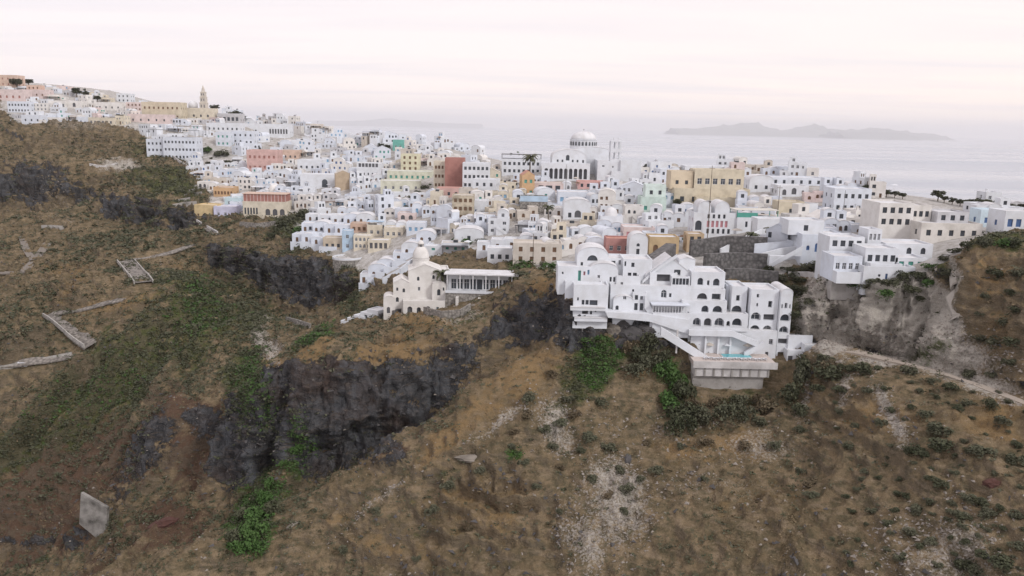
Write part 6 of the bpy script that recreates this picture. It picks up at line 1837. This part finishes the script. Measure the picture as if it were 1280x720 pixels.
# ------------------------------------------------------------------ paths and steps
def path_strip(name, pts, w, mat, lift=.18, kind='structure', label=None, cat=None, side_wall=None):
    w3 = []
    for q0, q1 in zip(pts, pts[1:]):
        a, b = (q0, q1) if isinstance(q0, Vector) else (hit(*q0), hit(*q1))
        k = max(1, int((b - a).length / 1.5))
        w3 += [a.lerp(b, i / k) for i in range(k)]
    w3.append(b)
    L, Rr = [], []
    for i, p in enumerate(w3):
        d = (w3[min(i + 1, len(w3) - 1)] - w3[max(i - 1, 0)]); d.z = 0; d.normalize()
        n = Vector((-d.y, d.x, 0)) * (w / 2) * (1 + (.12 * math.sin(i * .9) + .1 * math.sin(i * .31)) * (w < 3))
        a, b = p + n, p - n
        zz = max(ground(a.x, a.y), ground(b.x, b.y), ground(p.x, p.y))
        gp = ground(p.x, p.y)
        L.append((a.x, a.y, .55 * gp + .45 * ground(a.x, a.y) + lift)); Rr.append((b.x, b.y, .55 * gp + .45 * ground(b.x, b.y) + lift))
    # a smooth run along the way
    def run(Q):
        zs = np.array([q[2] for q in Q])
        k_ = 4 if w < 3 else 8
        return np.convolve(np.pad(zs, k_, mode='edge'), np.ones(2 * k_ + 1) / (2 * k_ + 1), 'valid')
    zl, zr = run(L), run(Rr)
    zs = (zl + zr) / 2
    n = len(L)
    v = [(x, y, z) for (x, y, _), z in zip(L, zl)] + [(x, y, z) for (x, y, _), z in zip(Rr, zr)]
    v += [(x, y, z - .5) for x, y, z in v]
    f = [(i, i + n, i + 1 + n, i + 1) for i in range(n - 1)] + [(i, i + 1, 2 * n + i + 1, 2 * n + i) for i in range(n - 1)] + [(n + i + 1, n + i, 3 * n + i, 3 * n + i + 1) for i in range(n - 1)]
    mb = MB(); mb.add(v, f, mat)
    o = mb.build(name)
    if kind:
        tag(o, kind=kind)
    else:
        tag(o, label, cat)
    return list(zip(L, Rr, zs))
DIRT = plain('dirt_path', (0.36, 0.31, 0.26), 1.0)
path_strip('path', PATH_MAIN, 2.1, DIRT)
path_strip('path', [(1192,340),(1194,362),(1186,380),(1196,398),(1190,415)], 1.6, plain('pale_track', (0.38, 0.35, 0.31), 1.0))
STEP = stone('step_paving', (0.25, 0.225, 0.20), (0.32, 0.29, 0.26), .8)
def stepway(pts, w, parapet=True, label=None):
    e = path_strip('path', pts, w, STEP, .7)
    if parapet:
        for k, lb in ((0, label[0]), (1, label[1])):
            mb = MB()
            for a, b in zip(e, e[1:]):
                p, q = a[k], b[k]
                mb.obox((p[0], p[1], a[2]), (q[0], q[1], b[2]), .45, .75, PATHW, .8)
            tag(mb.build('parapet'), lb, 'wall')
stepway([(64,396),(80,405),(95,418),(108,430),(116,438)], 6.0, True, ('pale parapet wall on the uphill edge of the zigzag stepped mule path', 'pale parapet wall on the downhill edge of the zigzag stepped mule path'))
stepway([(157,327),(165,337),(174,348),(180,357)], 7.0, True, ('stone parapet on the upper edge of the short steep flight of steps', 'stone parapet on the lower edge of the short steep flight of steps'))
path_strip('path', [(64,396),(100,388),(145,378),(175,366)], 3.0, STEP, .25)
path_strip('path', [(157,327),(190,322),(225,314),(248,300)], 3.2, STEP, .25)
path_strip('path', [(116,438),(92,446),(60,452),(30,458),(-10,466)], 3.2, STEP, .25)
path_strip('path', [(0,345),(30,345),(42,330),(60,305),(66,298)], 4.0, plain('dark_track', (0.20, 0.175, 0.15), 1.0), .2)
path_strip('path', [(42,330),(32,312),(27,294)], 3.0, plain('dark_track', (0.20, 0.175, 0.15), 1.0), .2)
wallthing('white parapet wall along the lower mule path near the small huts', [(-8, 462), (30, 456), (60, 449), (90, 443)], 1.0, PATHW, .5)
for k, (u, v, w) in enumerate([(8, 460, 14), (28, 460, 12)]):
    house(['small white hut beside the lower mule path, the larger of two', 'small white hut with a dark doorway further along the lower mule path'][k], u - w / 2, u + w / 2, v - 7, v, WHITE, 1, 1, 'd', name='hut', cat='hut', D=4, plinth=3, sides=False)
path_strip('path', [(205,185),(222,200),(240,212),(258,222)], 3.0, STEP, .25)
path_strip('path', [(250,282),(262,290),(275,296)], 3.0, STEP, .25)
wallthing('pale stone wall edging the stair lane below the yellow cliff house', [(246, 277), (258, 284), (272, 292)], 1.2, CONCL)
wallthing('low concrete wall on the far slope below the cliff hotel', [(205, 186), (222, 201), (242, 214)], 1.2, CONCL)
wallthing('short pale retaining wall on the dark slope left of the mule path'.replace(' left of', ' beyond'), [(52, 285), (66, 285), (80, 286)], 1.6, CONC)
wallthing('pale terrace wall curving across the far brown slope', [(112, 207), (130, 210), (148, 206)], 1.5, CONCL)
# striped bare terraces of the green slope below the orange house
for k in range(5):
    wallthing(f'grey terrace wall on the slope by the orange house, {["lowest","second lowest","middle","second highest","highest"][k]} of five', [(216 + k * 7, 258 - k * 6), (232 + k * 6, 255 - k * 6), (246 + k * 3, 254 - k * 6)], 1.2, CONC, .6)
# overhead poles
def pole(u, v, vt, label, arm=True):
    P = see(u, v); s = px(P); h = (v - vt) * s
    mb = MB(); mb.tube((0, 0, -1), (0, 0, h), .14, .09, BARK if arm else METAL, 7)
    r = mb.build('utility_pole'); r.location = P
    if arm:
        mb = MB(); mb.box(-.9, .9, -.06, .06, h - .9, h - .75, BARK); mb.build('crossarm', r)
    tag(r, label, 'pole')
pole(666, 330, 292, 'wooden pole in front of the weathered beige house')
pole(884, 300, 208, 'tall wooden pole rising above the pink shuttered house')
pole(971, 280, 232, 'thin dark pole behind the three palms')
pole(707, 240, 206, 'slim metal pole before the cathedral arcade', False)
pole(1053, 276, 238, 'slim pole beside the white hotel with clipped hedges', False)
pole(819, 214, 199, 'pole above the dark skyline trees past the cathedral', True)
pole(938, 300, 276, 'small lamp post on the ramp wall beside the palms', False)
# hedges
for k, (u0, u1, v) in enumerate(((1054, 1068, 269), (1071, 1087, 272))):
    P = see((u0 + u1) / 2, v); s = px(P); W = (u1 - u0) * s
    p = prng.uniform(-.5, .5, (900, 3)) * np.array((W, 1.6, 1.6)) + np.array((0, 0, .9))
    o = link(bpy.data.objects.new('hedge', mesh_from('hedge', *leaf_cloud(p, .22, prng), LEAFG))); o.location = P + Vector((0, 0, .9))
    tag(o, ['clipped green hedge before the white hotel, the one nearer its door', 'clipped green hedge before the white hotel, the one nearer the beige apartments'][k], 'hedge')

# ------------------------------------------------------------------ rocks one can point at
def rock_mesh(seed, mat, n=3):
    import bmesh
    bm = bmesh.new(); bmesh.ops.create_icosphere(bm, subdivisions=n, radius=1.0)
    P = np.array([v.co[:] for v in bm.verts])
    d = 1 + .38 * fbm(P * 1.3 + seed * 9.1, 3, seed, True) + .12 * fbm(P * 4 + seed, 2, seed)
    for v, k in zip(bm.verts, d):
        v.co *= k
    me = bpy.data.meshes.new('boulder'); bm.to_mesh(me); bm.free()
    me.materials.append(mat)
    return me
PUM = plaster('pumice_rock', (0.27, 0.24, 0.205), wear=.3, scale=.3)
RKS = [rock_mesh(i, PUM) for i in range(3)] + [rock_mesh(5 + i, ROCKD) for i in range(3)]
REDR = plain('rust_red_earth', (0.085, 0.038, 0.030), 1.0)
RKR = rock_mesh(12, REDR)
def boulder(u, v, w, h, k, label, d=None, me=None, tilt=0):
    P = see(u, v); s = px(P)
    o = link(bpy.data.objects.new('boulder', me or RKS[k])); o.location = P + Vector((0, .2 * w * s, -.1 * h * s))
    o.scale = (w * s / 2, (d or w * .6) * s / 2, h * s / 2); o.rotation_euler = (0, tilt, random.uniform(0, 6) if me is None and d is None else 0)
    tag(o, label, 'rock')
boulder(200, 658, 34, 12, 0, 'dark rust red rock face low in the brown gully', 14, RKR, R(-22))
boulder(365, 658, 16, 5, 0, 'pale flat slab lying on the grass in front of the green gully', 8, RKS[1], R(-30))
boulder(600, 578, 60, 8, 0, 'long flat sandstone ledge on the slope beside a green shrub', 14, RKS[2])
boulder(785, 575, 16, 12, 4, 'small dark cave-like boulder on the slope below the green strip')
boulder(1244, 606, 22, 12, 0, 'dark rusty red boulder among the shrubs on the dry slope', 12, RKR)
boulder(775, 404, 34, 16, 5, 'dark jagged outcrop under the white rooms, next to the concrete storehouse')
boulder(845, 428, 26, 14, 3, 'dark outcrop tucked beneath the foot of the slanting stair')
boulder(822, 430, 34, 16, 4, 'dark boulder under the slanting white hotel stair')
boulder(790, 418, 34, 20, 3, 'large dark boulder beneath the white hotel walls')
boulder(765, 412, 22, 16, 1, 'pale boulder beside the concrete storehouse under the hotel')
boulder(805, 412, 30, 12, 5, 'dark flat boulder just under the white band wall')

# ------------------------------------------------------------------ loose cover nobody could count
def scatter(name, count, want, make, mat, seed):
    """faces spread over the ground where WANT (0..1 per vertex) is high; picked evenly by what the camera could see"""
    rg = np.random.default_rng(seed)
    G = TP.reshape(NC, NR, 3)
    w = want.reshape(NC, NR)
    e1 = np.linalg.norm(np.diff(G, axis=0)[:, :-1], axis=2); e2 = np.linalg.norm(np.diff(G, axis=1)[:-1], axis=2)
    dist = G[:-1, :-1, 1]
    p = w[:-1, :-1] * e1 * e2 / np.maximum(dist, 60) ** 1.5
    p = p.ravel() / p.sum()
    k = rg.choice(len(p), count, p=p)
    i, j = np.divmod(k, NR - 1)
    a, b = rg.random(count)[:, None], rg.random(count)[:, None]
    pts = G[i, j] * (1 - a) * (1 - b) + G[i + 1, j] * a * (1 - b) + G[i, j + 1] * (1 - a) * b + G[i + 1, j + 1] * a * b
    vs, fs = make(pts, rg)
    o = link(bpy.data.objects.new(name, mesh_from(name, vs, fs, mat)))
    return tag(o, kind='stuff')
inview = ((TI['u'] > -160) & (TI['u'] < 1440) & (TI['v'] < 880) & (TP[:, 1] < 640)).astype(float)
open_ = inview * (1 - TI['town'])
zz = TI['zone']
patch = np.clip(0.5 + 1.2 * fbm(TP * 0.06, 3, 77), 0.02, 1)
def tufts(size, per, spread, up):
    def mk(pts, rg):
        n = len(pts)
        c = np.repeat(pts, per, 0) + rg.normal(size=(n * per, 3)) * np.array((spread, spread, spread * .35)) + np.array((0, 0, up))
        k = np.repeat(rg.uniform(.6, 1.5, n), per)
        v, f = leaf_cloud(c, size, rg, .5)
        v = (v.reshape(-1, 4, 3) - c[:, None]) * k[:, None, None] + c[:, None]
        return v.reshape(-1, 3), f
    return mk
def stones(size):
    base = np.array([(1, 0, 0), (-.6, .8, 0), (-.5, -.9, 0), (.1, .1, .9)])
    tri = np.array([(0, 1, 3), (1, 2, 3), (2, 0, 3)])
    def mk(pts, rg):
        n = len(pts)
        a = rg.uniform(0, 6.28, n); s = size * rg.uniform(.4, 1.6, n) ** 1.6
        c, sn = np.cos(a), np.sin(a)
        b = base[None] * np.array((1, 1, .7)) + rg.normal(size=(n, 4, 3)) * .22
        v = np.stack([b[..., 0] * c[:, None] - b[..., 1] * sn[:, None], b[..., 0] * sn[:, None] + b[..., 1] * c[:, None], b[..., 2] - .1], -1) * s[:, None, None] + pts[:, None]
        f = (tri[None] + 4 * np.arange(n)[:, None, None]).reshape(-1, 3)
        return v.reshape(-1, 3), f
    return mk
soilw = open_ * (1 - .9 * TI['clean']) * (1 - TI['rock']) * (1 - .75 * zz['pale'])
distk = np.clip(TP[:, 1] / 190, .8, 2.2)
def far_tufts(size, per, spread, up):
    base = tufts(size, per, spread, up)
    def mk(pts, rg):
        v, f = base(pts, rg)
        k = np.repeat(np.clip(pts[:, 1] / 190, .8, 2.0), per * 4)[:, None]
        c = np.repeat(pts, per * 4, 0)
        return (v - c) * k + c, f
    return mk
left = np.clip((620 - TI['u']) / 200, 0, 1) * np.clip((TI['v'] - 120) / 60, 0, 1)
scatter('dry_grass', 10000, soilw * patch * (.35 + zz['ochre']), far_tufts(.24, 5, .35, .1), DRY, 1)
scatter('scrub', 11000, soilw * (1.05 - patch) ** 1.5 * (.3 + .3 * (1 - zz['ochre']) + .5 * left) + .015 * open_, far_tufts(.26, 12, .42, .25), LEAFS, 2)
scatter('dark_scrub', 7000, soilw * np.clip(1.2 - 1.6 * patch, 0, 1) * (.15 + left) + .01 * open_, far_tufts(.26, 14, .5, .28), LEAF, 8)
scatter('green_ground_cover', 9000, open_ * zz['green'] ** 1.5 * (.2 + patch), far_tufts(.26, 10, .5, .2), LEAF, 3)
scatter('green_weeds', 4200, open_ * zz['vivid'] ** 1.3 * zz['green'], far_tufts(.26, 10, .5, .22), LEAFG, 4)
scatter('rubble', 13000, open_ * (.008 + 1.2 * zz['pale']) * patch * (1 - .6 * zz['green']), stones(.26), ROCKM, 5)
scatter('dark_rubble', 4000, open_ * (.008 + TI['rock'] * (1 - TI['crag']) + .2 * TI['crag']) * patch, stones(.42), ROCKD, 6)
